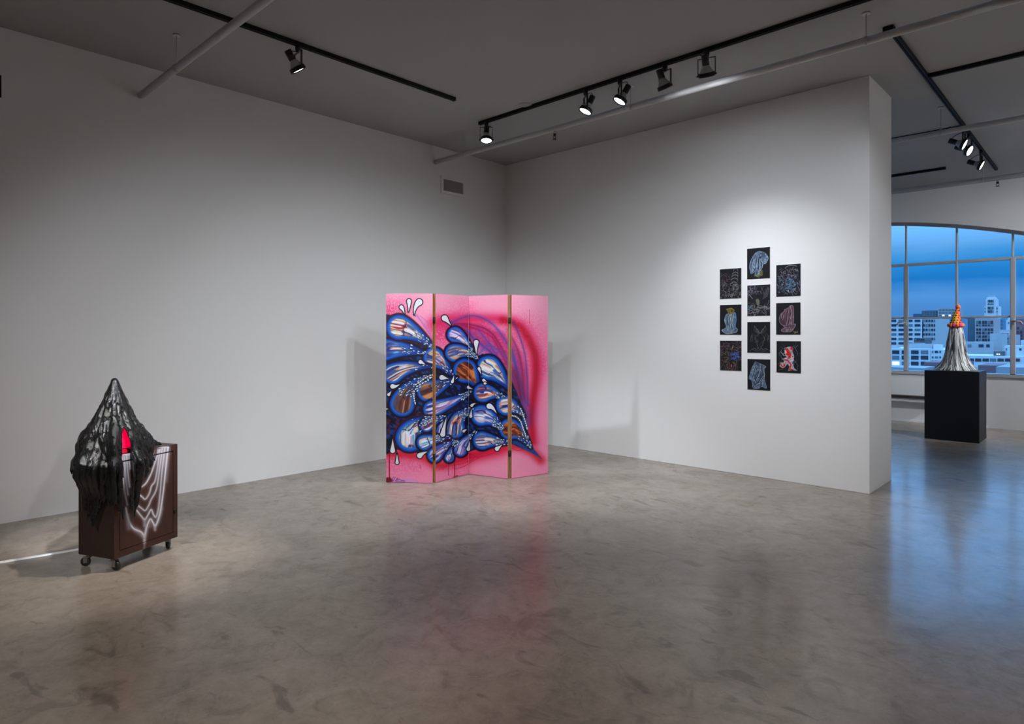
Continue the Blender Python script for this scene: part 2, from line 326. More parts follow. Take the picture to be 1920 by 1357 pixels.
# ------------------------------------------------------------------ the folding screen's painting
PW, PH = 220, 800
PANELS = [(283, 577, 72, 72, 1268, 1270), (600, 808, 70, 82, 1270, 1218), (808, 1055, 82, 75, 1218, 1245), (1085, 1313, 75, 83, 1245, 1210)]
def screen_painting():
    PX = np.zeros((PH, PW * 4)); PY = np.zeros((PH, PW * 4))
    c = (np.arange(PW) + 0.5) / PW; r = ((np.arange(PH) + 0.5) / PH)[:, None]
    for i, (x0, x1, t0, t1, b0, b1) in enumerate(PANELS):
        top = t0 + (t1 - t0) * c; bot = b0 + (b1 - b0) * c
        PX[:, i * PW:(i + 1) * PW] = (x0 + (x1 - x0) * c)[None, :]; PY[:, i * PW:(i + 1) * PW] = top[None, :] + (bot - top)[None, :] * r
    cv = Canvas(PX, PY, C(240, 137, 174))
    full = np.nonzero(PX > 0)
    f = (0.55 * sst(420, 60, PY) + 0.25 * vnoise(PX / 90, PY / 90, 1))
    cv.col = cv.col * (1 - f[..., None]) + C(250, 178, 202) * f[..., None]
    # speckled magenta mist
    for cx, cy, sg, a in [(300, 190, 60, 0.7), (625, 330, 60, 0.75), (420, 170, 60, 0.3), (640, 250, 40, .4), (780, 210, 80, 0.35), (1240, 520, 70, 0.55), (1150, 330, 90, 0.5), (330, 1130, 70, .4), (470, 1150, 60, .3), (720, 1160, 60, .4)]:
        g = a * np.exp(-((PX - cx) ** 2 + (PY - cy) ** 2) / (2 * sg * sg)); sp = 0.35 + 0.65 * (vnoise(PX / 5, PY / 5, 2) > 0.42)
        k = (g * sp)[..., None]; cv.col = cv.col * (1 - k) + C(222, 40, 105) * k
    # crimson arc and the veil of purple strands
    arc = smooth_path([(585, 262), (700, 236), (860, 232), (1020, 236), (1130, 275), (1195, 370), (1232, 470), (1236, 600), (1220, 720), (1205, 850), (1215, 1010)])
    cv.glow(arc, 30, C(214, 26, 82), 0.8); cv.glow(arc[24:], 15, C(178, 4, 34), 0.85)
    veil = [(640, 280), (760, 258), (900, 262), (1040, 320), (1140, 440), (1185, 580), (1185, 720), (1180, 830), (1120, 720), (1060, 560), (930, 430), (800, 330)]
    cv.poly(veil, C(196, 40, 104), 0.8, 22); cv.glow([(800, 330), (930, 430), (1060, 570), (1120, 720), (1180, 830)], 34, C(104, 44, 118), .5)
    ix = cv.sel(640, 1200, 240, 860)
    sd = vnoise(PX[ix] / 9, PY[ix] / 9, 3); cv.over(ix, 0.28 * (sd > .6) * np.exp(-((PX[ix] - 1000) / 190.) ** 2), C(242, 130, 165))
    for k, (p, w, cc, a) in enumerate([
        ([(690, 255), (820, 208), (930, 240), (1010, 320), (1080, 450), (1130, 600), (1170, 760)], 12, (92, 70, 165), .75),
        ([(700, 262), (800, 262), (930, 300), (1010, 400), (1080, 560), (1120, 700)], 10, (140, 20, 80), .8),
        ([(680, 250), (780, 300), (870, 380), (960, 450), (1030, 540), (1090, 660)], 12, (84, 58, 160), .75),
        ([(760, 268), (880, 300), (960, 350), (1010, 440), (1060, 540)], 8, (168, 16, 74), .8),
        ([(870, 300), (950, 400), (1000, 500), (1060, 600)], 10, (96, 70, 170), .7),
        ([(1095, 250), (1130, 330), (1165, 450), (1180, 600), (1185, 780)], 9, (88, 56, 140), .75),
        ([(1060, 300), (1120, 420), (1150, 560), (1160, 720)], 14, (128, 24, 84), .65),
        ([(1085, 420), (1110, 520), (1130, 640), (1150, 760), (1190, 900)], 18, (74, 70, 160), .65),
        ([(870, 460), (930, 400), (1000, 430), (1060, 500), (1100, 620)], 14, (110, 80, 170), .7),
        ([(1100, 560), (1130, 660), (1140, 740)], 26, (120, 8, 50), .6),
        ([(470, 200), (520, 270), (560, 330), (575, 380)], 5, (140, 110, 205), .7),
        ([(500, 215), (540, 250), (560, 300)], 4, (140, 110, 205), .5)]):
        cv.glow(smooth_path(p), w * .75, C(*cc), a * .7); cv.stroke(smooth_path(p), w * .5, C(*[k * .8 for k in cc]), a * .6, w * .3)
    # red glow underneath, branching veins, drips
    cv.glow(smooth_path([(300, 1085), (430, 1095), (520, 1110), (600, 1160), (690, 1150), (780, 1110), (900, 1080), (1000, 1055), (1110, 1040), (1200, 1070), (1265, 1125)]), 22, C(205, 20, 45), 0.9)
    cv.glow([(780, 1120), (900, 1095), (1000, 1070)], 34, C(214, 18, 60), .6)
    for p in ([(620, 1190), (700, 1150), (800, 1120), (900, 1105), (980, 1080)], [(640, 1170), (740, 1160), (830, 1130), (860, 1100), (980, 1060)], [(700, 1180), (760, 1178), (830, 1140), (900, 1100)], [(640, 1190), (720, 1135), (800, 1090), (860, 1110)], [(1085, 1050), (1120, 1068), (1180, 1060), (1240, 1110)]):
        cv.stroke(smooth_path(p), 4, C(190, 12, 50), .75, 1.5)
    for x, y0, y1, w in [(304, 1070, 1260, 7), (716, 1120, 1242, 6), (676, 1160, 1225, 3), (497, 1155, 1180, 3), (1195, 170, 260, 2)]:
        cv.stroke([(x, y0), (x + 1, y1)], w, C(140, 10, 35), .9, 1)
    cv.poly([(283, 1240), (310, 1236), (330, 1262), (283, 1275)], C(110, 12, 30), .95, 4); cv.stroke([(712, 1238), (735, 1230)], 9, C(180, 20, 50), .9, 2)
    # dark body under the feathers
    hull = [(270, 200), (330, 210), (560, 380), (650, 470), (700, 470), (860, 470), (900, 450), (1050, 640), (1085, 620), (1130, 730), (1165, 820), (1195, 1000), (1150, 1055), (1050, 1010), (900, 1050), (700, 1110), (560, 1100), (430, 1070), (345, 1060), (300, 1085), (270, 1100)]
    cv.poly(hull, C(11, 17, 58), 1.0, 4)
    ix = cv.sel(270, 1210, 190, 1110); hn = vnoise((PX[ix] + PY[ix] * .6) / 26, (PY[ix] - PX[ix] * .6) / 11, 5); cv.over(ix, (cv.col[ix].sum(-1) < .42) * .8 * sst(.55, .8, hn), C(22, 66, 140)); cv.over(ix, (cv.col[ix].sum(-1) < .42) * .9 * sst(.5, .2, hn), C(8, 6, 20))
    ix = cv.sel(280, 560, 760, 1080)
    cv.over(ix, 0.5 * (vnoise(PX[ix] / 16 + PY[ix] / 22, PY[ix] / 40 - PX[ix] / 60, 4) > .62) * (PY[ix] < 1060 - (PX[ix] - 283) * .6), C(120, 28, 34))
    cv.poly([(1165, 800), (1195, 1000), (1225, 1060), (1275, 1120), (1215, 1085), (1150, 1055), (1085, 1010), (1000, 1015), (1050, 960), (1120, 1000)], C(16, 62, 138), 1, 3)
    # --- feathers
    CREAM, WHITE, TAN, LAV, RED, ORG, SKY = C(226, 214, 176), C(232, 234, 246), C(190, 150, 112), C(196, 186, 226), C(176, 36, 34), C(206, 112, 52), C(96, 170, 232)
    PALS = dict(w=[CREAM, WHITE, SKY, WHITE, RED], b=[SKY, WHITE, C(30, 110, 200), RED, WHITE], t=[TAN, C(220, 170, 160), WHITE, RED, LAV], o=[ORG, C(230, 190, 140), RED, ORG, C(120, 30, 24)], l=[WHITE, LAV, C(120, 110, 200), C(200, 120, 150), WHITE], r=[C(230, 200, 190), RED, C(190, 60, 50), WHITE, C(90, 20, 40)], n=[C(150, 96, 60), C(110, 70, 70), C(40, 60, 140), ORG, C(70, 90, 160)])
    FE = [((270, 428), (400, 410), (545, 455), 70, 'b', 16, .45), ((365, 285), (455, 300), (590, 420), 80, 'w', 26, .55),
          ((585, 478), (640, 490), (705, 600), 66, 't', 12, .55), ((720, 330), (780, 350), (860, 480), 50, 'l', 10, .6), ((714, 446), (790, 420), (868, 480), 56, 't', 26, .6),
          ((935, 540), (1000, 570), (1075, 690), 78, 'w', 0, .8), ((785, 560), (830, 590), (880, 680), 78, 'o', 0, .75),
          ((325, 580), (420, 520), (580, 535), 64, 't', 4, .55), ((900, 700), (960, 690), (1035, 730), 60, 'r', 22, .5),
          ((385, 772), (400, 660), (590, 585), 78, 'n', 64, .25), ((545, 690), (620, 660), (735, 600), 66, 'n', 34, .3), ((572, 805), (690, 770), (830, 690), 54, 'l', 30, .7),
          ((1045, 780), (1090, 770), (1165, 850), 62, 't', 18, .6), ((715, 925), (720, 850), (840, 795), 68, 'w', 40, .55), ((632, 940), (640, 880), (700, 830), 26, 'l', 0, .7),
          ((890, 845), (960, 850), (1030, 940), 66, 'l', 34, .55), ((432, 985), (430, 900), (600, 850), 90, 'w', 40, .5), ((537, 905), (590, 880), (660, 850), 42, 'r', 14, .5),
          ((525, 1015), (590, 990), (690, 985), 48, 'w', 16, .5), ((592, 1095), (640, 1050), (735, 1000), 48, 'l', 16, .55), ((683, 1115), (700, 1060), (740, 1010), 28, 'b', 8, .6),
          ((755, 1065), (775, 1000), (860, 945), 42, 'l', 10, .65), ((895, 1005), (960, 1000), (1070, 1020), 58, 't', 22, .55), ((1070, 930), (1130, 930), (1205, 1050), 68, 'o', 26, .5)]
    rs = np.random.default_rng(3); seeds = []
    for k, (p0, p1, p2, r0, pal, ns, s0) in enumerate(FE):
        pp = bez(p0, p1, p2, 30); tt = np.linspace(0, 1, 30); rr = r0 * (1 - tt) ** 0.85 + 2
        m = 22; ix = cv.sel(pp[:, 0].min() - r0 - m, pp[:, 0].max() + r0 + m, pp[:, 1].min() - r0 - m, pp[:, 1].max() + r0 + m)
        if len(ix[0]) == 0: continue
        x, y = PX[ix], PY[ix]; best = np.full(x.shape, 1e9); bt = np.zeros(x.shape); lat = np.zeros(x.shape)
        tg = np.gradient(pp, axis=0); tg /= np.linalg.norm(tg, axis=1)[:, None]
        for j in range(30):
            dx, dy = x - pp[j, 0], y - pp[j, 1]; d = np.hypot(dx, dy) - rr[j]; u = d < best
            best[u] = d[u]; bt[u] = tt[j] + 0.5 * np.clip((dx * tg[j, 0] + dy * tg[j, 1])[u] / max(1, np.hypot(*(pp[-1] - pp[0]))), -.3, .3); lat[u] = ((dx * -tg[j, 1] + dy * tg[j, 0]) / (rr[j] + 6))[u]
        cv.over(ix, (1 - sst(6, 16, best)) * .95, C(96, 12, 24) if k in (1, 3, 16, 19) else C(10, 8, 30))
        cv.over(ix, (1 - sst(2, 9, best)), C(8, 7, 26))
        dep = -best; rw = 0.40 * r0; ring = sst(0, rw * .9, dep)
        rc = C(10, 34, 124) + (C(22, 104, 208) - C(10, 34, 124)) * (np.exp(-((dep / rw - .55) / .35) ** 2))[:, None] * (1 - .75 * sst(.35, .9, bt))[:, None]
        cv.over(ix, 1 - sst(-1.2, 1.2, best), rc)
        # interior: streaks that run along the feather
        n = vnoise(lat * 5.6 + k * 3.1 + 8, bt * 3.6 + k * 7 + 4, k); n2 = vnoise(lat * 11 + k * 5 + 20, bt * 6 + k + 4, k + 3)
        q = np.clip(n * 0.75 + n2 * 0.25, 0, .999) * 5; P = np.array(PALS[pal]); qi = np.clip((q + rs.random() * 5) % 5, 0, 4.999); i0 = qi.astype(int); fr = sst(.35, .9, qi - i0)[:, None]
        ic = P[i0] * (1 - fr) + P[(i0 + 1) % 5] * fr
        edge = (1 - sst(.25, .7, (dep - rw * .6) / max(6, r0 - rw * .6)))[:, None]; tanc = {'w': CREAM * .9, 'b': C(60, 120, 180), 'l': C(150, 140, 190), 'o': C(150, 74, 30), 'n': C(120, 76, 48), 't': TAN, 'r': TAN}[pal]
        ic = ic * (1 - .55 * edge) + tanc * .55 * edge
        a = sst(rw * .55, rw * .95, dep) * (1 - sst(s0 + .05, min(1, s0 + .45), bt)); cv.over(ix, a, ic)
        vein = np.abs(vnoise(lat * 2.6 + k * 2 + 30, bt * 3.2 + k * 4 + 9, k + 5) - .5); cv.over(ix, a * .9 * (1 - sst(.02, .07, vein)), C(16, 36, 104) if pal not in 'on' else C(60, 16, 16))
        v2 = vnoise(lat * 7 + k * 9 + 12, bt * 3 + k, k + 1); cv.over(ix, a * .7 * sst(.58, .74, v2), C(20, 60, 150) if pal not in 'on' else C(70, 26, 20)); cv.over(ix, a * .75 * sst(.34, .2, v2), C(236, 236, 246) if pal not in 'on' else C(220, 150, 90))
        cv.over(ix, .75 * sst(rw * .5, rw, dep) * sst(s0 + .1, min(1, s0 + .5), bt), C(14, 38, 98))
        for _ in range(ns):
            t = s0 - .02 + (1.02 - s0) * rs.random() ** .8; t = min(.97, t); lt = (rs.random() * 2 - 1) * .85
            j = int(t * 29); c0 = pp[j] + np.array([-tg[j, 1], tg[j, 0]]) * lt * (rr[j] + 6); dirv = pp[-1] + (pp[-1] - pp[-4]) * .3 - c0; dirv /= np.linalg.norm(dirv) + 1e-6
            seeds.append((c0, dirv, 2.2 + 2.4 * rs.random() * (1.2 - t * .5)))
    def drop(p0, p1, p2, r, fill, line=None, lw=5):
        ns_ = 16 if r < 7 else 44; pp = bez(p0, p1, p2, ns_); t = np.linspace(0, 1, ns_); rr = r * (1 - t) ** 1.05 + .4
        ix = cv.sel(pp[:, 0].min() - r - lw - 3, pp[:, 0].max() + r + lw + 3, pp[:, 1].min() - r - lw - 3, pp[:, 1].max() + r + lw + 3)
        if len(ix[0]) == 0: return
        d = np.min(np.hypot(PX[ix][:, None] - pp[:, 0], PY[ix][:, None] - pp[:, 1]) - rr, axis=1)
        if line is not None: cv.over(ix, 1 - sst(lw - 1.3, lw + 1.3, d), line)
        cv.over(ix, 1 - sst(-1.2, 1.2, d), fill)
    for c0, dv, r in seeds:
        drop(c0, c0 + dv * r * 1.6, c0 + dv * r * 3.6, r, C(205, 226, 240), C(10, 26, 74), 2.2)
    chain = [[(470, 648), (500, 628), (530, 606), (560, 590), (590, 584)], [(478, 660), (512, 640), (548, 620), (570, 600)], [(1090, 845), (1110, 850), (1126, 862), (1142, 884), (1150, 910), (1158, 935), (1168, 960), (1174, 985)], [(1140, 800), (1150, 825), (1158, 850), (1168, 880), (1176, 905), (1182, 940)], [(460, 690), (458, 720), (462, 750), (470, 775)]]
    for ch in chain:
        for a, b in zip(ch[:-1], ch[1:]):
            for s in (0, .5):
                p = np.array(a) + (np.array(b) - np.array(a)) * s; d = (np.array(b) - np.array(a)); d = d / np.hypot(*d); drop(p, p + d * 6, p + d * 15, 4.6, C(222, 234, 244), C(8, 16, 50), 2.4)
    WD = [((380, 158), (392, 172), (400, 200), 12), ((428, 120), (430, 150), (424, 188), 13), ((492, 126), (462, 150), (460, 206), 19), ((655, 225), (670, 240), (694, 272), 18), ((857, 378), (856, 410), (858, 455), 15), ((500, 505), (512, 508), (532, 524), 12), ((325, 660), (345, 664), (370, 646), 14), ((300, 712), (306, 705), (318, 688), 9),
          ((638, 603), (655, 606), (680, 610), 15), ((702, 630), (708, 615), (713, 588), 9), ((875, 546), (880, 560), (890, 585), 9), ((905, 620), (915, 628), (932, 638), 9), ((912, 640), (918, 642), (926, 640), 7), ((805, 665), (815, 672), (836, 676), 9), ((940, 785), (965, 790), (986, 832), 17),
          ((828, 782), (838, 770), (856, 768), 9), ((822, 850), (824, 835), (826, 800), 10), ((643, 965), (650, 920), (668, 850), 15), ((775, 946), (785, 938), (798, 934), 8), ((325, 1068), (325, 1040), (326, 990), 15), ((353, 1143), (353, 1120), (352, 1085), 10), ((495, 1098), (510, 1084), (545, 1072), 16), ((806, 1060), (810, 1045), (816, 1008), 12), ((988, 1056), (1000, 1046), (1022, 1028), 13), ((283, 805), (290, 800), (300, 806), 5), ((560, 605), (566, 602), (575, 600), 6)]
    for p0, p1, p2, r in WD: drop(p0, p1, p2, r, C(224, 226, 234), C(14, 6, 20), 6.0)
    for p in ([(352, 1090), (350, 1070), (346, 1050)], [(400, 200), (402, 212)], [(460, 206), (468, 216)], [(694, 272), (700, 284)]): cv.stroke(p, 5, C(14, 6, 20), 1, 1)
    # scribbled signature in the low left corner
    cv.poly([(330, 1256), (410, 1240), (480, 1250), (480, 1268), (330, 1268)], C(196, 140, 210), .6, 8)
    for p in ([(316, 1262), (326, 1244), (330, 1234), (322, 1256)], [(330, 1258), (338, 1240), (342, 1236)], [(340, 1260), (350, 1246), (358, 1242), (350, 1258), (366, 1248), (372, 1252), (380, 1256), (392, 1256), (405, 1262)], [(345, 1264), (372, 1262), (400, 1266)]):
        cv.stroke(smooth_path(p, 4), 3.2, C(60, 40, 130), .9, 1)
    # grain of sprayed paint
    g = (vnoise(PX / 2.2, PY / 2.2, 6) - .5) * .035; cv.col = np.clip(cv.col * (1 + g[..., None] * 1.5), 0, 1)
    return cv.col
M['screen_paint'] = paint_mat('screen_painting', screen_painting() * .88, 0.42, 0.3)

# ------------------------------------------------------------------ the setting
XL, YR, YW, CE = -6.64, 6.905, 13.1, 4.05
X1, Y0 = 4.6, -4.2
tag(MB().box((XL - .2, Y0 - .2, -0.2), (X1 + .2, YW + .35, 0.0)).build('floor', M['floor']), kind='structure')
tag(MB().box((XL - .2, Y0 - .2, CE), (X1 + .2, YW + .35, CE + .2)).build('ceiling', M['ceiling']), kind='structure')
tag(MB().box((XL - .2, Y0, 0), (XL, YW, CE)).build('wall_left', M['wall']), kind='structure')
tag(MB().box((XL, YR, 0), (-1.762, YR + .82, CE)).build('wall_right', M['wall'], bevel=0.004), kind='structure')
tag(MB().box((X1, Y0, 0), (X1 + .2, YW, CE)).build('wall_far_right', M['wall']), kind='structure')
tag(MB().box((XL - .2, Y0 - .2, 0), (X1 + .2, Y0, CE)).build('wall_front', M['wall']), kind='structure')

# window wall with its arched opening
WC, WH, WT, SILL, GY = -4.055, 3.63, 3.56, 0.885, 13.24
def arch(x, top=WT): u = (x - WC); return top - 0.0495 * u * u
def window_wall():
    m = MB(); n = 40; xs = [WC - WH + 2 * WH * i / n for i in range(n + 1)]; Ya, Yb = YW, YW + .35
    m.box((XL, Ya, 0), (WC - WH, Yb, CE)) if WC - WH > XL + .01 else None
    m.box((WC + WH, Ya, 0), (X1, Yb, CE)); m.box((max(XL, WC - WH), Ya, 0), (WC + WH, Yb, SILL))
    vs = []; fs = []
    for x in xs: z = arch(x, WT + .05); vs += [(x, Ya, z), (x, Ya, CE), (x, Yb, z), (x, Yb, CE)]
    for i in range(n):
        a = 4 * i; b = a + 4; fs += [(a, b, b + 1, a + 1), (a + 2, a + 3, b + 3, b + 2), (a, a + 2, b + 2, b)]
    m.add(vs, fs); return m
tag(window_wall().build('wall_back', M['wall']), kind='structure')
tag(MB().box((XL, YW - .012, 0), (-1.6, YW, .035)).build('baseboard_back', M['wall']), kind='structure')
win = tag(empty('window_1', (WC, GY, SILL)), kind='structure')
def wbar(name, a, b): return rel(MB().box(a, b).build(name, M['frame'], bevel=0.006), win)
VX = [-1.27, -2.03, -2.786, -3.5425, -4.5675, -5.324, -6.08]
TZ1, TZ2 = 1.83, 2.785
wbar('window_sill', (WC - WH + .02 if WC - WH > XL else XL, YW - .02, SILL - .05), (WC + WH, GY + .05, SILL))
for x in VX:
    heavy = x in (-1.27, -2.786, -5.324); w = .034 if heavy else .017
    wbar('mullion', (x - w, GY - .03, SILL), (x + w, GY + .03, TZ2)); wbar('mullion', (x - .015, GY - .02, TZ2), (x + .015, GY + .02, arch(x) + .04))
edges = [XL + .02] + sorted(VX) + [WC + WH]
for a, b in zip(edges[:-1], edges[1:]):
    wbar('transom', (a, GY - .025, TZ2 - .03), (b, GY + .025, TZ2 + .018)); wbar('transom', (a, GY - .018, TZ1 - .016), (b, GY + .018, TZ1 + .016))
# arch head and jamb
m = MB(); n = 40; vs = []; fs = []
for i in range(n + 1):
    x = max(XL, WC - WH) + (WC + WH - max(XL, WC - WH)) * i / n; z = arch(x)
    for yy in (GY - .03, GY + .03): vs += [(x, yy, z), (x, yy, z + .055)]
for i in range(n):
    a = 4 * i; b = a + 4; fs += [(a, b, b + 1, a + 1), (a + 2, a + 3, b + 3, b + 2), (a, a + 2, b + 2, b)]
m.add(vs, fs); rel(m.build('arch_head', M['frame']), win)
wbar('jamb', (WC + WH - .05, GY - .03, SILL), (WC + WH, GY + .03, arch(WC + WH)))
for i, (a, b) in enumerate(zip(edges[:-1], edges[1:])):
    for z0, z1 in ((SILL, TZ1), (TZ1, TZ2)):
        rel(MB().box((a, GY - .003, z0), (b, GY + .003, z1)).build('pane', M['glass']), win)
    k = 8; vs = []; fs = []
    for q in range(k + 1):
        x = a + (b - a) * q / k; z = arch(x) + .03; vs += [(x, GY - .003, TZ2), (x, GY - .003, z), (x, GY + .003, TZ2), (x, GY + .003, z)]
    for q in range(k): o = 4 * q; fs += [(o, o + 4, o + 5, o + 1), (o + 2, o + 3, o + 7, o + 6)]
    rel(MB().add(vs, fs).build('pane', M['glass']), win)
for x, s in ((-2.786, -1), (-1.27, 1)):
    m = MB().box((x - .02, GY - .07, 1.70), (x + .02, GY - .03, 1.79)); m.tube([(x, GY - .07, 1.75), (x + s * .05, GY - .085, 1.755), (x + s * .11, GY - .085, 1.745), (x + s * .13, GY - .085, 1.70)], .013)
    rel(m.build('window_latch', M['frame']), win)
# dark ledge under the window
led = tag(empty('wall_ledge', (-3.9, YW, .43)), 'dark wooden ledge running along the wall under the window, left of the black pedestal', 'ledge')
rel(MB().box((XL + .02, YW - .16, .425), (-2.2, YW, .468)).build('ledge_board', M['ledge'], bevel=.004), led)
rel(MB().box((XL + .02, YW - .13, .36), (-2.2, YW, .425)).build('ledge_apron', M['wall'], bevel=.004), led)

# ------------------------------------------------------------------ ceiling fittings
def pipe(Y, xa, xb, label, PZ=3.77):
    t = tag(empty('sprinkler_pipe', (xa, Y, PZ)), label, 'pipe', None)
    rel(MB().frustum((xa, Y, PZ), (xb, Y, PZ), .030, .030, 16).build('pipe_run', M['pipe'], recenter=True), t)
    x = xa + .9
    while x < xb:
        if not (-1.9 < x < -1.6):
            m = MB().frustum((x, Y, PZ + .03), (x, Y, CE), .004, .004, 6); m.frustum((x, Y, CE - .012), (x, Y, CE), .03, .03, 12)
            m.lathe((x - .012, Y, PZ), (1, 0, 0), [(0, .031), (0, .035), (.024, .035), (.024, .031)], 16)
            rel(m.build('pipe_hanger', M['pipe']), t)
        x += 2.15
    return t
pipe(5.55, XL, X1, 'white pipe under the ceiling beside the track of five lamps', 3.832)
pipe(2.00, XL, X1, 'white pipe under the dark ceiling at upper left, running into the left wall')
pipe(8.43, XL, X1, 'white pipe crossing in front of the three lamps beyond the wall end')
pipe(11.42, XL, X1, 'white pipe under the ceiling nearest the arched window')
def sprinkler(x, Y, label, dz=0):
    t = tag(empty('fire_sprinkler', (x, Y, 3.64 + dz)), label, 'sprinkler')
    rel(MB().frustum((x, Y, 3.74 + dz), (x, Y, 3.705 + dz), .012, .012, 10).build('nipple', M['pipe']), t)
    m = MB().frustum((x, Y, 3.712 + dz), (x, Y, 3.685 + dz), .017, .014, 10); m.tube([(x - .012, Y, 3.69 + dz), (x - .017, Y, 3.672 + dz), (x - .004, Y, 3.652 + dz)], .003, 6); m.tube([(x + .012, Y, 3.69 + dz), (x + .017, Y, 3.672 + dz), (x + .004, Y, 3.652 + dz)], .003, 6)
    rel(m.build('frame', M['black']), t); rel(MB().frustum((x, Y, 3.652 + dz), (x, Y, 3.647 + dz), .022, .022, 12).build('deflector', M['black']), t)
sprinkler(-4.58, 5.55, 'small sprinkler head under the white pipe by the track of five lamps', .064)
sprinkler(-1.269, 11.42, 'small sprinkler head under the white pipe nearest the arched window')
pc = at_z(985, 196, CE)
tag(MB().lathe((pc[0], pc[1], CE), (0, 0, -1), [(0, .075), (.006, .072), (.012, .05), (.013, 0.0)], 24).build('ceiling_plate', M['ceiling']), 'small round cover plate on the ceiling above the lamp track', 'cover plate')

def track(a, b, label):
    a = Vector((a[0], a[1], 0)); b = Vector((b[0], b[1], 0)); d = (b - a).normalized(); s = Vector((-d.y, d.x, 0)); c = (a + b) / 2; Lh = (b - a).length / 2
    t = tag(empty('lighting_track', (c.x, c.y, CE - .03)), label, 'lighting track')
    m = MB()
    for o in (-1, 1): m.obox((c.x + s.x * .0145 * o, c.y + s.y * .0145 * o, CE - .018), d, s, (0, 0, 1), Lh, .0035, .018)
    m.obox((c.x, c.y, CE - .006), d, s, (0, 0, 1), Lh, .011, .006)
    for o in (-1, 1): m.obox((c.x + s.x * .0085 * o, c.y + s.y * .0085 * o, CE - .034), d, s, (0, 0, 1), Lh, .0035, .002)
    rel(m.build('rail', M['track']), t)
    for q in (a - d * .008, b + d * .008): rel(MB().obox((q.x, q.y, CE - .019), d, s, (0, 0, 1), .008, .020, .019).build('end_cap', M['track']), t)
    return t
track((-5.13, 0.2), (-5.13, 4.54), 'long black lighting track with one lamp, ending over the room toward the left wall')
track((-5.49, 5.28), (0.6, 5.28), 'long black lighting track carrying five lamps along the right wall')
R1X = -1.36
track((R1X, 5.98), (R1X, 12.07), 'black lighting track carrying three lamps beyond the wall end')
track((R1X + .03, 7.27), (2.2, 7.27), 'black lighting track branching right from the three-lamp track, nearest the camera')
track((-4.6, 9.34), (R1X - .03, 9.34), 'black lighting track branching left behind the wall end at the white pipe')
track((-4.6, 11.49), (-1.917, 11.49), 'short black lighting track seen just past the wall end above the window')
fd = tag(empty('track_feed_box', (R1X, 5.9, CE - .06)), 'small brown-black junction fitting at the near end of the three-lamp track', 'junction box')
rel(MB().box((R1X - .05, 5.90, CE - .05), (R1X + .03, 5.97, CE)).build('housing', M['track'], bevel=.005), fd)
rel(MB().tube([(R1X - .04, 5.93, CE - .05), (R1X - .05, 5.92, CE - .075), (R1X - .03, 5.91, CE - .085), (R1X - .01, 5.93, CE - .05)], .006, 8).build('cable', M['hinge']), fd)

def track_lamp(x, y, target, label, watts=0, angle=50, blend=.7, colr=COOL, group='black track lamps', spill=0):
    top = CE - .03; rc = Vector((x, y, top - .205)); a = (Vector(target) - rc).normalized()
    t = tag(empty('track_lamp', (x, y, top)), label, 'track lamp', group)
    h = Vector((a.x, a.y, 0)); h = h.normalized() if h.length > .01 else Vector((1, 0, 0)); ax = Vector((-h.y, h.x, 0))
    rel(MB().frustum((x, y, top + .005), (x, y, top - .045), .026, .022, 16).frustum((x, y, top - .045), (x, y, top - .062), .011, .011, 12).build('track_adapter', M['black']), t)
    m = MB(); R = .074; zt = top - .058
    m.obox((x, y, zt), ax, h, (0, 0, 1), R, .008, .0025)
    for s in (-1, 1):
        c = Vector((x, y, (zt + rc.z) / 2)) + ax * R * s; m.obox(c, ax, h, (0, 0, 1), .0025, .008, (zt - rc.z) / 2)
    rel(m.build('yoke', M['black']), t)
    rel(MB().lathe(rc, a, [(-.022, .060), (-.022, .068), (.008, .070), (.014, .070), (.014, .062), (-.002, .060)], 32).build('ring', M['black']), t)
    for s in (-1, 1): rel(MB().frustum(rc + ax * .066 * s, rc + ax * .086 * s, .009, .007, 10).build('tilt_knob', M['black']), t)
    rel(MB().lathe(rc, a, [(.008, .0), (.008, .030), (.006, .060)], 32).build('lens', M['lens']), t)
    rel(MB().lathe(rc, a, [(-.018, .060), (-.04, .050), (-.075, .031), (-.085, .029)], 24).build('reflector', M['reflector']), t)
    m = MB(); prof = [(-.08, .0), (-.08, .030)]
    for i in range(6): z = -.085 - i * .012; prof += [(z, .030), (z - .004, .031), (z - .008, .031), (z - .009, .0285)]
    prof += [(-.158, .031), (-.166, .031), (-.168, .0)]
    rel(m.lathe(rc, a, prof, 24).build('socket', M['black']), t)
    e0 = rc - a * .15; pts = bez(tuple(e0[:2]), tuple((e0 + ax * .09)[:2]), (x + ax.x * .01, y + ax.y * .01), 9)
    P = [(pts[i][0], pts[i][1], e0.z + (top - .05 - e0.z) * i / 8 + .02 * math.sin(math.pi * i / 8)) for i in range(9)]
    rel(MB().tube(P, .004, 6).build('cable', M['black']), t)
    if watts:
        o = spot(rc + a * .03, rc + a * 3, watts, angle, blend, .045, colr); o.name = 'lamp_or_fill_light'; rel(o, t)
    if spill:
        o = spot(rc + a * .02, rc + a * 3, spill, 172, 0.9, .05, colr); rel(o, t)
    return t
track_lamp(-5.13, 2.765, (-4.95, 4.62, 1.0), 'track lamp hanging alone on the left track, tilted toward the painted screen', 260, 52)
track_lamp(-5.39, 5.28, (-4.8, 4.62, 0.0), 'leftmost of the five track lamps along the right wall, glowing face toward us', 70, 60, .8)
track_lamp(-3.95, 5.28, (-4.9, 4.15, 0.8), 'second track lamp from the left of the five, tilted down to the left', 130, 52, .9)
track_lamp(-3.536, 5.28, (-4.75, 4.1, 0.9), 'middle one of the five track lamps, tilted down to the left', 130, 52, .9, spill=8)
track_lamp(-3.044, 5.28, (-2.55, 6.9, 0.4), 'fourth of the five track lamps, tilted toward the black drawings', 100, 86, 1.0, spill=14)
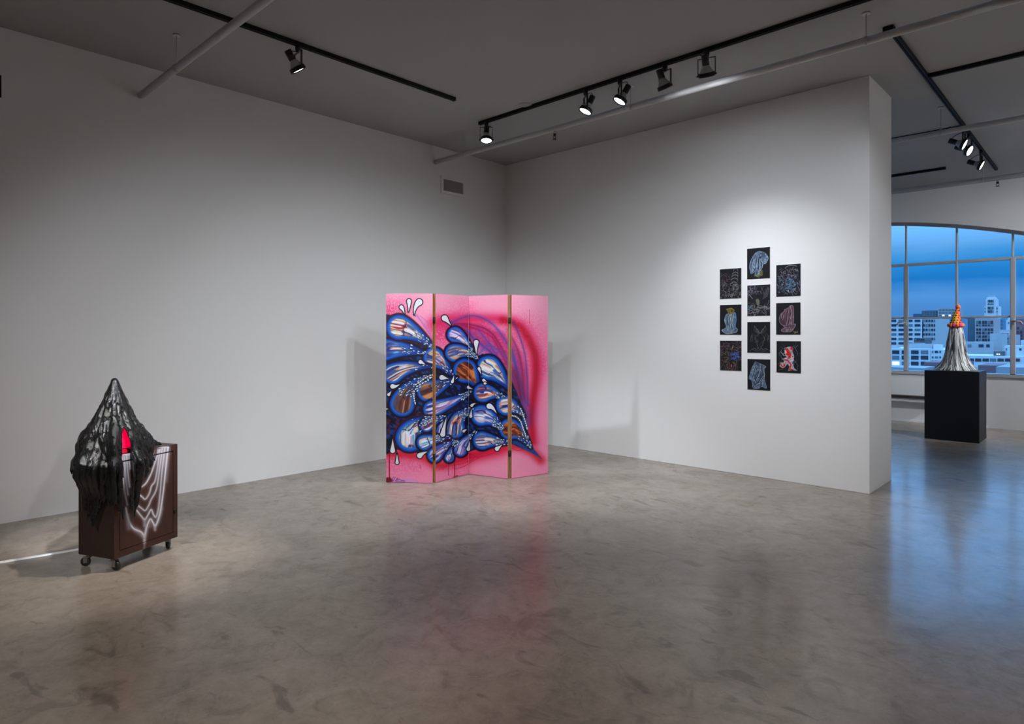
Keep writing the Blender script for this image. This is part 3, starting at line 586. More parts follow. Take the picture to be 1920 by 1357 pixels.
track_lamp(-2.635, 5.28, (-3.05, 6.9, 0.4), 'rightmost of the five track lamps, wire yoke seen face on, lighting the drawings', 100, 86, 1.0, spill=24)
track_lamp(R1X, 9.33, (0.34, 9.33, 2.93), 'first of three track lamps beyond the wall end, nearest the white pipe', 320, 70, 1.0)
track_lamp(R1X, 9.69, (0.14, 9.34, 2.94), 'middle of three track lamps beyond the wall end', 320, 70, 1.0)
track_lamp(R1X, 10.64, (0.34, 10.64, 2.93), 'third track lamp beyond the wall end, nearest the window', 320, 70, 1.0)

def wall_vent(y0, y1, z0, z1, label, n):
    x = XL; t = tag(empty('wall_vent', (x, (y0 + y1) / 2, z0)), label, 'air vent')
    rel(MB().box((x, y0 + .03, z0 + .03), (x + .004, y1 - .03, z1 - .03)).build('backing', M['dark']), t)
    m = MB(); f = .04
    for a, b in (((y0, z0), (y1, z0 + f)), ((y0, z1 - f), (y1, z1)), ((y0, z0 + f), (y0 + f, z1 - f)), ((y1 - f, z0 + f), (y1, z1 - f))): m.box((x, a[0], a[1]), (x + .016, b[0], b[1]))
    rel(m.build('frame', M['wall']), t)
    for i in range(n):
        y = y0 + f + (y1 - y0 - 2 * f) * (i + .5) / n
        rel(MB().obox((x + .010, y, (z0 + z1) / 2), (math.cos(.6), math.sin(.6), 0), (-math.sin(.6), math.cos(.6), 0), (0, 0, 1), .008, .0018, (z1 - z0) / 2 - f).build('slat', M['dim_metal']), t)
wall_vent(5.644, 6.08, 3.44, 3.675, 'white air vent with vertical slats high on the left wall near the corner', 16)
wall_vent(0.55, 1.01, 3.43, 3.695, 'air vent cut by the picture edge, high on the dark end of the left wall', 6)

# ------------------------------------------------------------------ folding screen
scr = tag(empty('folding_screen', (-5.05, 4.75, 0)), 'four-panel folding screen painted pink with blue feather shapes, standing on the floor', 'folding screen')
ft = [at_z(*p, 0.012) for p in [(724, 902.2), (811.2, 903.6), (816.9, 902.8), (878.6, 886.6), (878.9, 886.6), (952.0, 895.9), (959.4, 895.4), (1027.3, 885.6)]]
SH = 1.955
def panel(i):
    a, b = np.array(ft[2 * i]), np.array(ft[2 * i + 1]); d = (b - a); d /= np.linalg.norm(d); nb = np.array([-d[1], d[0], 0]); th = .036
    vs = []
    for z in (0, SH):
        for p in (a, b, b + nb * th, a + nb * th): vs.append((p[0], p[1], .012 + z - (0 if z else 0.008)))
    m = MB().add(vs, [(0, 1, 5, 4)], mi=0).add([], []); m.f += [[1, 2, 6, 5], [2, 3, 7, 6], [3, 0, 4, 7], [4, 5, 6, 7], [3, 2, 1, 0]]; m.sm += [False] * 5; m.mi += [1] * 5
    o = m.build('panel', [M['screen_paint'], M['wood_edge']]); uv = o.data.uv_layers.new(name='UVMap')
    u0, u1 = i / 4 + .0008, (i + 1) / 4 - .0008
    for li, c in zip(o.data.polygons[0].loop_indices, [(u0, 0), (u1, 0), (u1, 1), (u0, 1)]): uv.data[li].uv = c
    rel(o, scr)
for i in range(4): panel(i)
for (p, q) in ((ft[1], ft[2]), (ft[5], ft[6])):
    mid = (np.array(p) + np.array(q)) / 2; d = np.array(q) - np.array(p); d[2] = 0; d /= np.linalg.norm(d); nb = np.array([-d[1], d[0], 0])
    for z in (1.69, .27):
        c = mid + nb * .008; m = MB().obox((c[0] - d[0] * .011, c[1] - d[1] * .011, z), d, nb, (0, 0, 1), .008, .004, .032).obox((c[0] + d[0] * .011, c[1] + d[1] * .011, z), d, nb, (0, 0, 1), .008, .004, .032)
        m.frustum((c[0] - nb[0] * .004, c[1] - nb[1] * .004, z - .034), (c[0] - nb[0] * .004, c[1] - nb[1] * .004, z + .034), .006, .006, 10)
        rel(m.build('hinge', M['hinge']), scr)

# ------------------------------------------------------------------ ten black drawings on the right wall
INK = C(17, 19, 25)
def paper(bounds, draw, base=INK):
    x0, x1, y0, y1 = bounds; w, h = 180, 240
    PX = np.broadcast_to(x0 + (x1 - x0) * (np.arange(w) + .5) / w, (h, w)).copy(); PY = np.broadcast_to((y0 + (y1 - y0) * (np.arange(h) + .5) / h)[:, None], (h, w)).copy()
    cv = Canvas(PX, PY, base); cv.B = bounds; draw(cv); return np.clip(cv.col, 0, 1)
def scrib(cv, n, box, cols, w=3.0, a=.5, ln=60, seed=0, curl=.7):
    w *= 1.3; a = min(1, a * 1.35); curl *= .5; ln *= 1.15; cols = [tuple(min(255, c * 1.22 + 8) for c in k) for k in cols]
    r = np.random.default_rng(seed)
    for i in range(n):
        x = box[0] + (box[1] - box[0]) * r.random(); y = box[2] + (box[3] - box[2]) * r.random(); th = r.random() * 6.28; k = (r.random() - .5) * curl * 2; pts = []
        for _ in range(7):
            pts.append((x, y)); x += math.cos(th) * ln / 6; y += math.sin(th) * ln / 6; th += k + (r.random() - .5) * .4
        cv.stroke(pts, w * (.6 + .8 * r.random()), C(*cols[i % len(cols)]), a * (.5 + .5 * r.random()), w * .35)
def drape(cv, poly, c, folds, lite, dark=(40, 52, 70), seed=0):
    poly = smooth_path(list(poly) + [poly[0]], 4)[:-1]
    c = tuple(k * .82 for k in c); cv.poly(poly, C(*c), .95, 3)
    ix = cv.sel(*[f(np.array(poly)[:, k]) for k in (0, 1) for f in (np.min, np.max)])
    x, y = cv.PX[ix], cv.PY[ix]; inside = np.abs(cv.col[ix] - C(*c)).sum(-1) < .25
    n = vnoise(x / 38 + seed, y / 90 + seed * 2, seed); n2 = vnoise(x / 9 + seed, y / 26, seed + 1)
    cv.over(ix, inside * .85 * sst(.42, .72, n * .7 + n2 * .3), C(*dark)); cv.over(ix, inside * .6 * sst(.5, .8, n2), C(*lite))
    sc_ = (cv.B[1] - cv.B[0]) / 400
    for f in folds: cv.stroke(smooth_path(f, 5), 13 * sc_, C(*[k * .6 for k in dark]), .9, 4 * sc_); cv.stroke([(p[0] + 12 * sc_, p[1]) for p in smooth_path(f, 5)], 8 * sc_, C(*lite), .8, 3 * sc_)
    cv.stroke(list(poly) + [poly[0]], 4, C(*lite), .75, 2)
def d_c1(cv):
    cv.poly([(730, 500), (850, 440), (880, 480), (872, 560), (760, 576), (712, 560)], C(94, 92, 52), .9, 3); scrib(cv, 14, (730, 870, 470, 560), [(140, 132, 80), (60, 60, 36)], 5, .6, 50, 1)
    drape(cv, [(815, 108), (900, 140), (950, 190), (975, 250), (955, 300), (925, 348), (885, 348), (870, 400), (840, 455), (770, 558), (735, 510), (745, 470), (668, 515), (648, 465), (630, 380), (645, 300), (690, 200), (750, 130)], (120, 146, 180), [[(775, 190), (760, 300), (735, 470)], [(800, 280), (805, 380), (775, 520)], [(830, 290), (860, 330), (850, 420)], [(700, 240), (670, 340), (660, 470)]], (178, 198, 222), (48, 60, 82), 1)
    cv.poly([(800, 230), (825, 205), (850, 215), (850, 245), (820, 240)], C(40, 46, 60), .9, 4); cv.stroke([(915, 235), (955, 255)], 7, C(44, 52, 66), .9, 2)
def d_l1(cv):
    G = [(150, 148, 150), (110, 104, 106), (130, 118, 112)]
    scrib(cv, 120, (95, 480, 700, 975), G, 4, .5, 70, 2, 1.1); scrib(cv, 40, (95, 260, 500, 720), [(96, 86, 80), (90, 44, 48), (110, 104, 100)], 4, .45, 60, 3, 1.3)
    cv.stroke(smooth_path([(340, 470), (350, 440), (385, 425), (415, 440), (425, 480)]), 8, C(150, 150, 156), .75, 2)
    for y, a, b in [(500, 325, 428), (550, 312, 425), (610, 300, 418), (680, 290, 410)]:
        cv.stroke(smooth_path([(a, y + 20), ((a + b) / 2, y - 12), (b, y + 16)]), 9, C(168, 166, 172), .8, 2); cv.stroke([(a, y + 12), (a - 6, y + 54)], 5, C(130, 130, 136), .7, 2); cv.stroke([(b, y + 12), (b - 2, y + 54)], 6, C(150, 150, 156), .7, 2); cv.stroke([((a + b) / 2 + 10, y), ((a + b) / 2 + 6, y + 44)], 5, C(100, 100, 108), .7, 2)
    cv.stroke(smooth_path([(110, 560), (150, 530), (210, 560), (215, 610)]), 7, C(120, 112, 104), .6, 3)
def d_r1(cv):
    scrib(cv, 190, (1145, 1545, 540, 880), [(92, 112, 138), (70, 84, 104), (120, 124, 146), (84, 78, 104)], 5, .65, 46, 5, 1.4); scrib(cv, 40, (1290, 1440, 620, 800), [(64, 110, 140), (50, 80, 110)], 7, .5, 50, 6)
    scrib(cv, 50, (1150, 1545, 420, 560), [(132, 108, 132), (110, 116, 140), (140, 130, 140)], 4, .6, 40, 7)
    cv.stroke(smooth_path([(1285, 415), (1320, 380), (1400, 365), (1490, 380)]), 7, C(176, 180, 192), .8, 2); cv.stroke(smooth_path([(1290, 400), (1340, 372), (1440, 372), (1500, 400)]), 4, C(150, 154, 166), .8, 2)
    for x in (1310, 1416): cv.poly([(x - 22, 530), (x - 22, 470), (x, 440), (x + 22, 470), (x + 22, 530)], C(16, 18, 24), 1, 3); cv.stroke(smooth_path([(x - 25, 530), (x - 25, 470), (x, 440), (x + 25, 470), (x + 25, 530)], 4), 5, C(150, 150, 160), .8, 2)
    cv.stroke([(1338, 825), (1340, 838)], 18, C(206, 214, 224), .9, 4); cv.stroke([(1438, 838), (1438, 846)], 12, C(170, 176, 190), .8, 4)
def d_c2(cv):
    for i in range(12):
        x = 610 + i * 36; cv.stroke(smooth_path([(x, 730 + (i * 37) % 40), (x + 30 - (i % 3) * 30, 790), (x - 10 + (i % 4) * 12, 850), (x + 20, 900)]), 6, C(108, 104, 118), .7, 2)
    for i in range(9): cv.stroke([(870 + i * 6, 980 - i * 22), (960 + i * 5, 930 - i * 18)], 6, C(122, 122, 132), .75, 2)
    scrib(cv, 60, (600, 1000, 1060, 1275), [(112, 110, 122), (90, 96, 112), (140, 136, 140)], 5, .65, 80, 9, .9); scrib(cv, 25, (600, 720, 730, 900), [(110, 104, 124)], 5, .6, 80, 10)
    cv.poly([(650, 960), (720, 930), (840, 940), (860, 1020), (780, 1100), (660, 1080)], C(22, 26, 32), .9, 14)
    cv.poly([(745, 985), (790, 965), (815, 1000), (820, 1060), (790, 1100), (765, 1075), (755, 1030)], C(110, 112, 100), .85, 6); cv.poly([(600, 1080), (640, 1090), (650, 1140), (605, 1160)], C(48, 96, 128), .8, 8)
    cv.stroke(smooth_path([(635, 885), (660, 930), (690, 960)]), 7, C(190, 192, 200), .85, 2)
    for y in (1070, 1100, 1130): cv.stroke(smooth_path([(670, y), (700, y - 12), (730, y), (720, y + 30)]), 6, C(120, 122, 128), .8, 2)
    cv.stroke(smooth_path([(770, 1150), (800, 1100), (850, 1100), (885, 1150)]), 16, C(112, 92, 96), .7, 6); cv.stroke(smooth_path([(760, 880), (790, 840), (830, 840), (860, 880)]), 7, C(128, 124, 134), .8, 2)
def d_l2(cv):
    drape(cv, [(183, 652), (225, 640), (256, 642), (263, 700), (256, 755), (273, 776), (264, 800), (215, 811), (180, 811), (145, 784), (178, 766), (182, 745), (168, 700)], (112, 138, 160), [[(205, 660), (215, 720), (205, 770)], [(235, 650), (225, 720), (235, 780)], [(190, 690), (200, 740)]], (170, 190, 206), (44, 64, 88), 3)
    cv.poly([(250, 645), (262, 650), (262, 730), (250, 750)], C(40, 104, 160), .7, 4); cv.poly([(222, 660), (240, 655), (232, 720), (222, 740)], C(116, 120, 96), .6, 4)
    cv.poly([(182, 608), (222, 596), (250, 615), (244, 642), (205, 656)], C(112, 98, 44), .95, 2.5); cv.stroke([(200, 604), (210, 650)], 5, C(70, 62, 28), .8, 2); cv.stroke([(184, 610), (222, 600), (248, 618)], 4, C(160, 146, 70), .7, 1.5); cv.poly([(222, 612), (240, 616), (236, 632), (222, 634)], C(56, 48, 24), .8, 3)
def d_r2(cv):
    drape(cv, [(663, 612), (690, 602), (712, 580), (733, 588), (737, 640), (738, 700), (735, 734), (750, 732), (751, 748), (725, 788), (700, 797), (645, 796), (636, 778), (662, 758), (628, 728), (617, 690), (630, 650), (652, 632)], (112, 84, 100), [[(690, 620), (680, 680), (672, 750)], [(715, 640), (700, 700), (690, 740)], [(650, 650), (640, 700)]], (166, 140, 154), (58, 40, 54), 5)
    cv.stroke(smooth_path([(640, 760), (680, 752), (735, 748)], 4), 5, C(50, 34, 46), .9, 2)
    for p in ([(735, 790), (745, 805), (750, 790), (756, 806), (768, 788)], [(738, 800), (772, 803)], [(742, 812), (772, 796)]): cv.stroke(p, 3, C(150, 136, 56), .9, 1)
def d_c3(cv):
    W_ = C(140, 138, 132)
    for s in (1, -1):
        X = lambda x: 770 + s * (x - 770)
        for p, w, a in [([(680, 190), (700, 230), (740, 280), (760, 310)], 7, .9), ([(680, 190), (668, 250), (690, 290)], 5, .7), ([(690, 290), (720, 310), (755, 310)], 5, .7), ([(710, 235), (735, 262), (745, 290), (715, 285), (706, 250)], 5, .8), ([(660, 320), (620, 370), (610, 430), (616, 470)], 5, .7), ([(655, 350), (640, 400), (640, 450)], 7, .6), ([(680, 340), (690, 400), (720, 470), (720, 520)], 5, .7), ([(740, 330), (700, 380), (690, 440), (730, 520), (742, 560)], 4, .6), ([(640, 590), (680, 570), (715, 600), (745, 560), (760, 600)], 6, .85), ([(600, 620), (650, 590), (700, 620), (760, 610)], 5, .8), ([(625, 360), (632, 420)], 7, .7)]:
            cv.stroke(smooth_path([(X(x), y) for x, y in p], 5), w, W_, a * .85, 2)
    scrib(cv, 40, (690, 850, 280, 540), [(90, 88, 84)], 3, .5, 50, 11); cv.poly([(750, 380), (790, 375), (800, 440), (770, 500), (740, 440)], C(16, 18, 22), 1, 8); cv.stroke([(750, 310), (790, 310)], 5, C(150, 130, 80), .6, 3)
def d_l3(cv):
    scrib(cv, 170, (95, 452, 450, 945), [(96, 88, 76), (110, 98, 60), (64, 52, 96), (92, 44, 60), (84, 84, 92), (100, 60, 40)], 4, .6, 80, 12, .8)
    cv.stroke([(320, 520), (300, 555), (318, 550), (295, 585)], 9, C(170, 150, 60), .85, 3); scrib(cv, 25, (260, 420, 640, 740), [(44, 76, 150), (60, 90, 170)], 6, .7, 50, 13); cv.stroke([(235, 505), (245, 545)], 18, C(84, 66, 130), .6, 8)
    cv.poly([(250, 840), (290, 810), (310, 850), (300, 905), (255, 905)], C(84, 18, 30), .6, 14); cv.stroke([(284, 850), (285, 882)], 9, C(220, 170, 170), .9, 3); cv.stroke(smooth_path([(110, 620), (130, 760), (200, 800), (240, 700)]), 5, C(120, 106, 80), .6, 2)
def d_r3(cv):
    r = np.random.default_rng(5)
    scrib(cv, 26, (1100, 1400, 480, 760), [(60, 72, 110), (90, 100, 120), (64, 60, 130)], 4, .6, 90, 14, .1)
    halo = [(1185, 600), (1240, 545), (1290, 540), (1335, 570), (1320, 620), (1350, 690), (1345, 770), (1330, 830), (1350, 900), (1400, 950), (1330, 940), (1280, 950), (1250, 960), (1270, 880), (1240, 840), (1190, 900), (1150, 915), (1100, 880), (1120, 820), (1180, 810), (1170, 760), (1220, 720), (1190, 660)]
    cv.poly(halo, C(170, 168, 176), .95, 4); scrib(cv, 40, (1120, 1380, 560, 940), [(200, 200, 206), (90, 92, 130), (40, 44, 60)], 6, .6, 60, 15, .4)
    RD = C(196, 26, 24)
    cv.stroke([(1308, 575), (1309, 578)], 48, RD, 1, 4); cv.poly([(1195, 580), (1245, 565), (1262, 610), (1305, 660), (1290, 740), (1240, 750), (1262, 700), (1205, 690), (1225, 640)], RD, .95, 3)
    cv.stroke([(1180, 770), (1240, 775), (1300, 850), (1275, 930)], 22, RD, .95, 4); cv.stroke([(1275, 925), (1325, 935)], 16, RD, .9, 4); cv.stroke(smooth_path([(1115, 840), (1150, 882), (1190, 870), (1180, 840)]), 20, RD, .95, 4); cv.stroke([(1328, 712), (1332, 716)], 20, RD, .9, 4)
    for p in ([(1345, 530), (1400, 620), (1410, 690)], [(1360, 770), (1415, 860), (1410, 930)], [(1320, 900), (1405, 945)]): cv.stroke(p, 5, C(150, 150, 160), .7, 2)
    cv.stroke([(1080, 945), (1180, 930), (1300, 940)], 6, C(120, 40, 44), .6, 3); cv.stroke([(1090, 950), (1140, 930)], 6, C(70, 110, 90), .6, 3)
def d_c4(cv):
    drape(cv, [(690, 795), (770, 825), (862, 866), (868, 885), (842, 925), (852, 1010), (848, 1090), (882, 1246), (800, 1222), (740, 1262), (650, 1256), (640, 1180), (618, 1116), (580, 1096), (600, 1010), (635, 900)], (98, 122, 150), [[(700, 850), (680, 960), (640, 1080)], [(760, 860), (750, 980), (700, 1110)], [(820, 900), (815, 1030), (720, 1180)], [(840, 1000), (800, 1110), (690, 1200)]], (164, 186, 206), (40, 54, 74), 6)
    cv.stroke([(665, 840), (760, 860), (850, 885)], 8, C(44, 58, 78), .85, 3)
DRAW = [
    ('L1', -3.285, 1.942, (90, 485, 422, 974), d_l1, 'black drawing of a ringed tower in pale lines, upper left of the wall group'),
    ('L2', -3.284, 1.539, (130, 305, 574, 821), d_l2, 'black drawing of a pale blue draped figure with a yellow block head'),
    ('L3', -3.283, 1.139, (90, 456, 440, 950), d_l3, 'black drawing of dense coloured scribbles, lower left of the wall group'),
    ('C1', -2.970, 2.145, (588, 1002, 48, 610), d_c1, 'black drawing of pale blue cloth over a yellow stump, topmost of the group'),
    ('C2', -2.968, 1.744, (592, 1006, 720, 1280), d_c2, 'black drawing of swirling grey lines, directly under the topmost drawing'),
    ('C3', -2.968, 1.344, (554, 940, 125, 648), d_c3, 'black drawing of a symmetrical owl-like outline in thin pale lines'),
    ('C4', -2.967, 0.942, (554, 942, 752, 1285), d_c4, 'black drawing of hanging pale blue cloth, lowest of the group'),
    ('R1', -2.654, 1.943, (1116, 1563, 345, 930), d_r1, 'black drawing of arches over dense blue patterns, upper right of the group'),
    ('R2', -2.655, 1.541, (591, 792, 558, 820), d_r2, 'black drawing of a mauve draped crouching form with a yellow signature'),
    ('R3', -2.651, 1.140, (1050, 1463, 448, 992), d_r3, 'black drawing of a red and white jagged running figure')]
for k, x, z, bnd, fn, lab in DRAW:
    m = paint_mat('drawing_' + fn.__name__[2:], paper(bnd, fn), .7, .25)
    w, h = .249, .333; vs = [(x, YR - .004, z), (x + w, YR - .004, z), (x + w, YR - .004, z + h), (x, YR - .004, z + h), (x, YR - .0012, z), (x + w, YR - .0012, z), (x + w, YR - .0012, z + h), (x, YR - .0012, z + h)]
    mb = MB().add(vs, [(0, 1, 2, 3)], mi=0); mb.f += [[1, 5, 6, 2], [5, 4, 7, 6], [4, 0, 3, 7], [3, 2, 6, 7], [4, 5, 1, 0]]; mb.sm += [False] * 5; mb.mi += [1] * 5
    o = mb.build('drawing', [m, M['black']]); uv = o.data.uv_layers.new(name='UVMap')
    for li, c in zip(o.data.polygons[0].loop_indices, [(0, 0), (1, 0), (1, 1), (0, 1)]): uv.data[li].uv = c
    tag(o, lab, 'drawing', 'ten black drawings pinned to the right wall')

# ------------------------------------------------------------------ rolling cabinet with airbrushed drapery
KX, KY, KA, KW, KD, KT, KB = -4.750, 1.274, rad(113.949), .501, .320, .7553, .085
KU = np.array([math.cos(KA), math.sin(KA), 0]); KV = np.array([-math.sin(KA), math.cos(KA), 0]); KO = np.array([KX, KY, 0])
def kp(u, v, z): return KO + KU * u + KV * v + np.array([0, 0, z])
def cart_painting():
    w, h = 300, 440; u = (np.arange(w) + .5) / w; r = ((np.arange(h) + .5) / h)[:, None]
    PX = np.broadcast_to(-5 + 645 * u, (h, w)).copy(); PY = (255 - 147 * u) + ((1281 - 206 * u) - (255 - 147 * u)) * r
    cv = Canvas(PX, PY, C(64, 37, 29)); g = vnoise(PX / 60, PY / 220, 2) * .5 + vnoise(PX / 6, PY / 60, 3) * .5
    cv.col *= (.82 + .34 * g)[..., None]
    cv.glow([(150, 900), (165, 1180)], 16, C(56, 32, 26), .6)
    ST = [([(430, 152), (425, 220), (395, 310), (355, 420), (310, 510), (270, 552), (232, 565)], 1.0),
          ([(452, 150), (440, 230), (420, 380), (395, 500), (360, 550), (335, 630), (295, 685), (262, 660), (230, 636)], 1.),
          ([(474, 150), (455, 300), (420, 540), (395, 620), (355, 690), (330, 750), (295, 800), (255, 775), (216, 745)], 1.),
          ([(502, 150), (470, 400), (450, 620), (430, 790), (404, 868), (378, 840), (355, 792), (320, 850), (290, 892), (250, 850), (212, 800)], 1.),
          ([(535, 150), (506, 400), (482, 620), (450, 820), (420, 920), (395, 958), (372, 920), (346, 888), (312, 960), (288, 1050), (250, 1015), (180, 980), (142, 920), (116, 830), (106, 770)], 1.1),
          ([(66, 240), (80, 480), (100, 640), (120, 740)], .8), ([(88, 238), (104, 470), (126, 640)], .8), ([(112, 236), (124, 420), (140, 560)], .8), ([(136, 234), (146, 380)], .7), ([(170, 232), (190, 420), (215, 600)], .6), ([(380, 170), (375, 260), (350, 350), (300, 420)], .5)]
    for p, k in ST:
        q = smooth_path(p, 7); cv.glow(q, 19, C(140, 134, 146), .6 * k); cv.glow(q, 6.5, C(232, 232, 242), .95 * k)
    for p, sg, a in [([(395, 960), (395, 1000)], 12, .75), ([(288, 1050), (287, 1120)], 13, .8), ([(287, 1100), (286, 1190)], 9, .5), ([(289, 892), (288, 950)], 14, .7), ([(120, 850), (130, 980)], 18, .45), ([(200, 990), (260, 1050)], 20, .4), ([(350, 900), (345, 960)], 16, .35), ([(310, 970), (290, 1060)], 14, .5), ([(420, 930), (470, 780)], 16, .35), ([(505, 150), (495, 330)], 22, .35), ([(540, 160), (520, 500)], 16, .3)]:
        cv.glow(p, sg, C(196, 194, 206), a)
    ix = np.nonzero(PY < 255 - 147 * ((PX + 5) / 645) + 16); cv.over(ix, .55 * np.ones(len(ix[0])), C(70, 44, 37))
    cv.glow([(58, 236), (150, 228)], 9, C(250, 250, 255), .7); cv.glow([(435, 152), (540, 146)], 6, C(240, 240, 248), .7)
    return cv.col
M['cart_paint'] = paint_mat('cart_airbrush', cart_painting(), .42, .4)
M['cart'] = mat('brown_cabinet_enamel', (0.024, 0.0115, 0.009), 0.42, noise=.25, nscale=6)
M['cart_gap'] = mat('cabinet_gap', (0.008, 0.005, 0.004), .8, noise=.1)
cart = tag(empty('rolling_cabinet', (*(KO + KU * KW / 2 + KV * KD / 2)[:2], 0)), 'brown cabinet on casters airbrushed with white drapery lines, under the black hood', 'cabinet')
def kbox(name, u0, u1, v0, v1, z0, z1, mats, front=True, bevel=0.0):
    vs = [kp(u0, v0, z0), kp(u1, v0, z0), kp(u1, v1, z0), kp(u0, v1, z0), kp(u0, v0, z1), kp(u1, v0, z1), kp(u1, v1, z1), kp(u0, v1, z1)]
    # v grows away from the painted front
    m = MB().add(vs, [(1, 0, 4, 5), (0, 1, 2, 3), (7, 6, 5, 4), (2, 1, 5, 6), (3, 2, 6, 7), (0, 3, 7, 4)])
    m.f = [list(reversed(f)) for f in m.f]
    m.mi = [0] + [1] * 5 if len(mats) > 1 else [0] * 6
    o = m.build(name, mats); uv = o.data.uv_layers.new(name='UVMap'); mw = o.location
    for p in o.data.polygons:
        for li in p.loop_indices:
            q = np.array(mw) + np.array(o.data.vertices[o.data.loops[li].vertex_index].co) - KO
            uv.data[li].uv = (float(q @ KU) / KW, (q[2] - KB) / (KT - KB))
    return rel(o, cart)
PM = [M['cart_paint'], M['cart']]
g_ = .004; DL, DR, DB, DT = .085 * KW, .92 * KW, KB + .07 * (KT - KB), KB + .926 * (KT - KB)
kbox('body', 0, KW, .010, KD, KB, KT - .012, [M['cart']])
kbox('top_panel', 0, KW, 0.010, KD, KT - .012, KT, [M['cart']])
kbox('stile', 0, DL - g_, 0, .010, KB, KT, PM); kbox('stile', DR + g_, KW, 0, .010, KB, KT, PM)
kbox('rail', DL - g_, DR + g_, 0, .010, KB, DB - g_, PM); kbox('rail', DL - g_, DR + g_, 0, .010, DT + g_ + .004, KT, PM)
kbox('door', DL, DR, 0, .010, DB, DT, PM)
q = kp(DR + .012, -.006, KB + .28 * (KT - KB)); rel(MB().obox(q, KU, KV, (0, 0, 1), .006, .006, .014).build('latch', M['hinge']), cart)
for i, (u, v, sw) in enumerate([(.035, .05, .5), (KW - .04, .05, 2.6), (.035, KD - .05, 3.9), (KW - .04, KD - .05, 1.2), (.40 * KW, .06, 2.0)][:4]):
    b = kp(u, v, 0); d = np.array([math.cos(sw), math.sin(sw), 0]); s = np.array([-d[1], d[0], 0]); wc = b + d * .022 + np.array([0, 0, .031])
    cz = rel(MB().frustum(b + [0, 0, KB - .004], b + [0, 0, KB], .026, .026, 14).frustum(b + [0, 0, KB - .018], b + [0, 0, KB - .004], .017, .022, 14).build('caster', M['steel']), cart)
    wl = MB().lathe(wc - s * .011, s, [(0, 0), (0, .022), (.001, .028), (.004, .031), (.018, .031), (.021, .028), (.022, .022), (.022, 0)], 22).build('wheel', M['rubber'])
    m = MB()
    for k in (-1, 1): m.obox(wc + s * .015 * k + np.array([0, 0, .016]) - d * .006, d, s, (0, 0, 1), .013, .0015, .022)
    m.obox(b + [0, 0, KB - .022], d, s, (0, 0, 1), .018, .0165, .003)
    fk = m.build('fork', M['steel'])
    for o in (wl, fk):
        o.parent = cz; o.matrix_parent_inverse = (Matrix.Translation(cart.location) @ cz.matrix_parent_inverse @ Matrix.Translation(cz.location)).inverted()
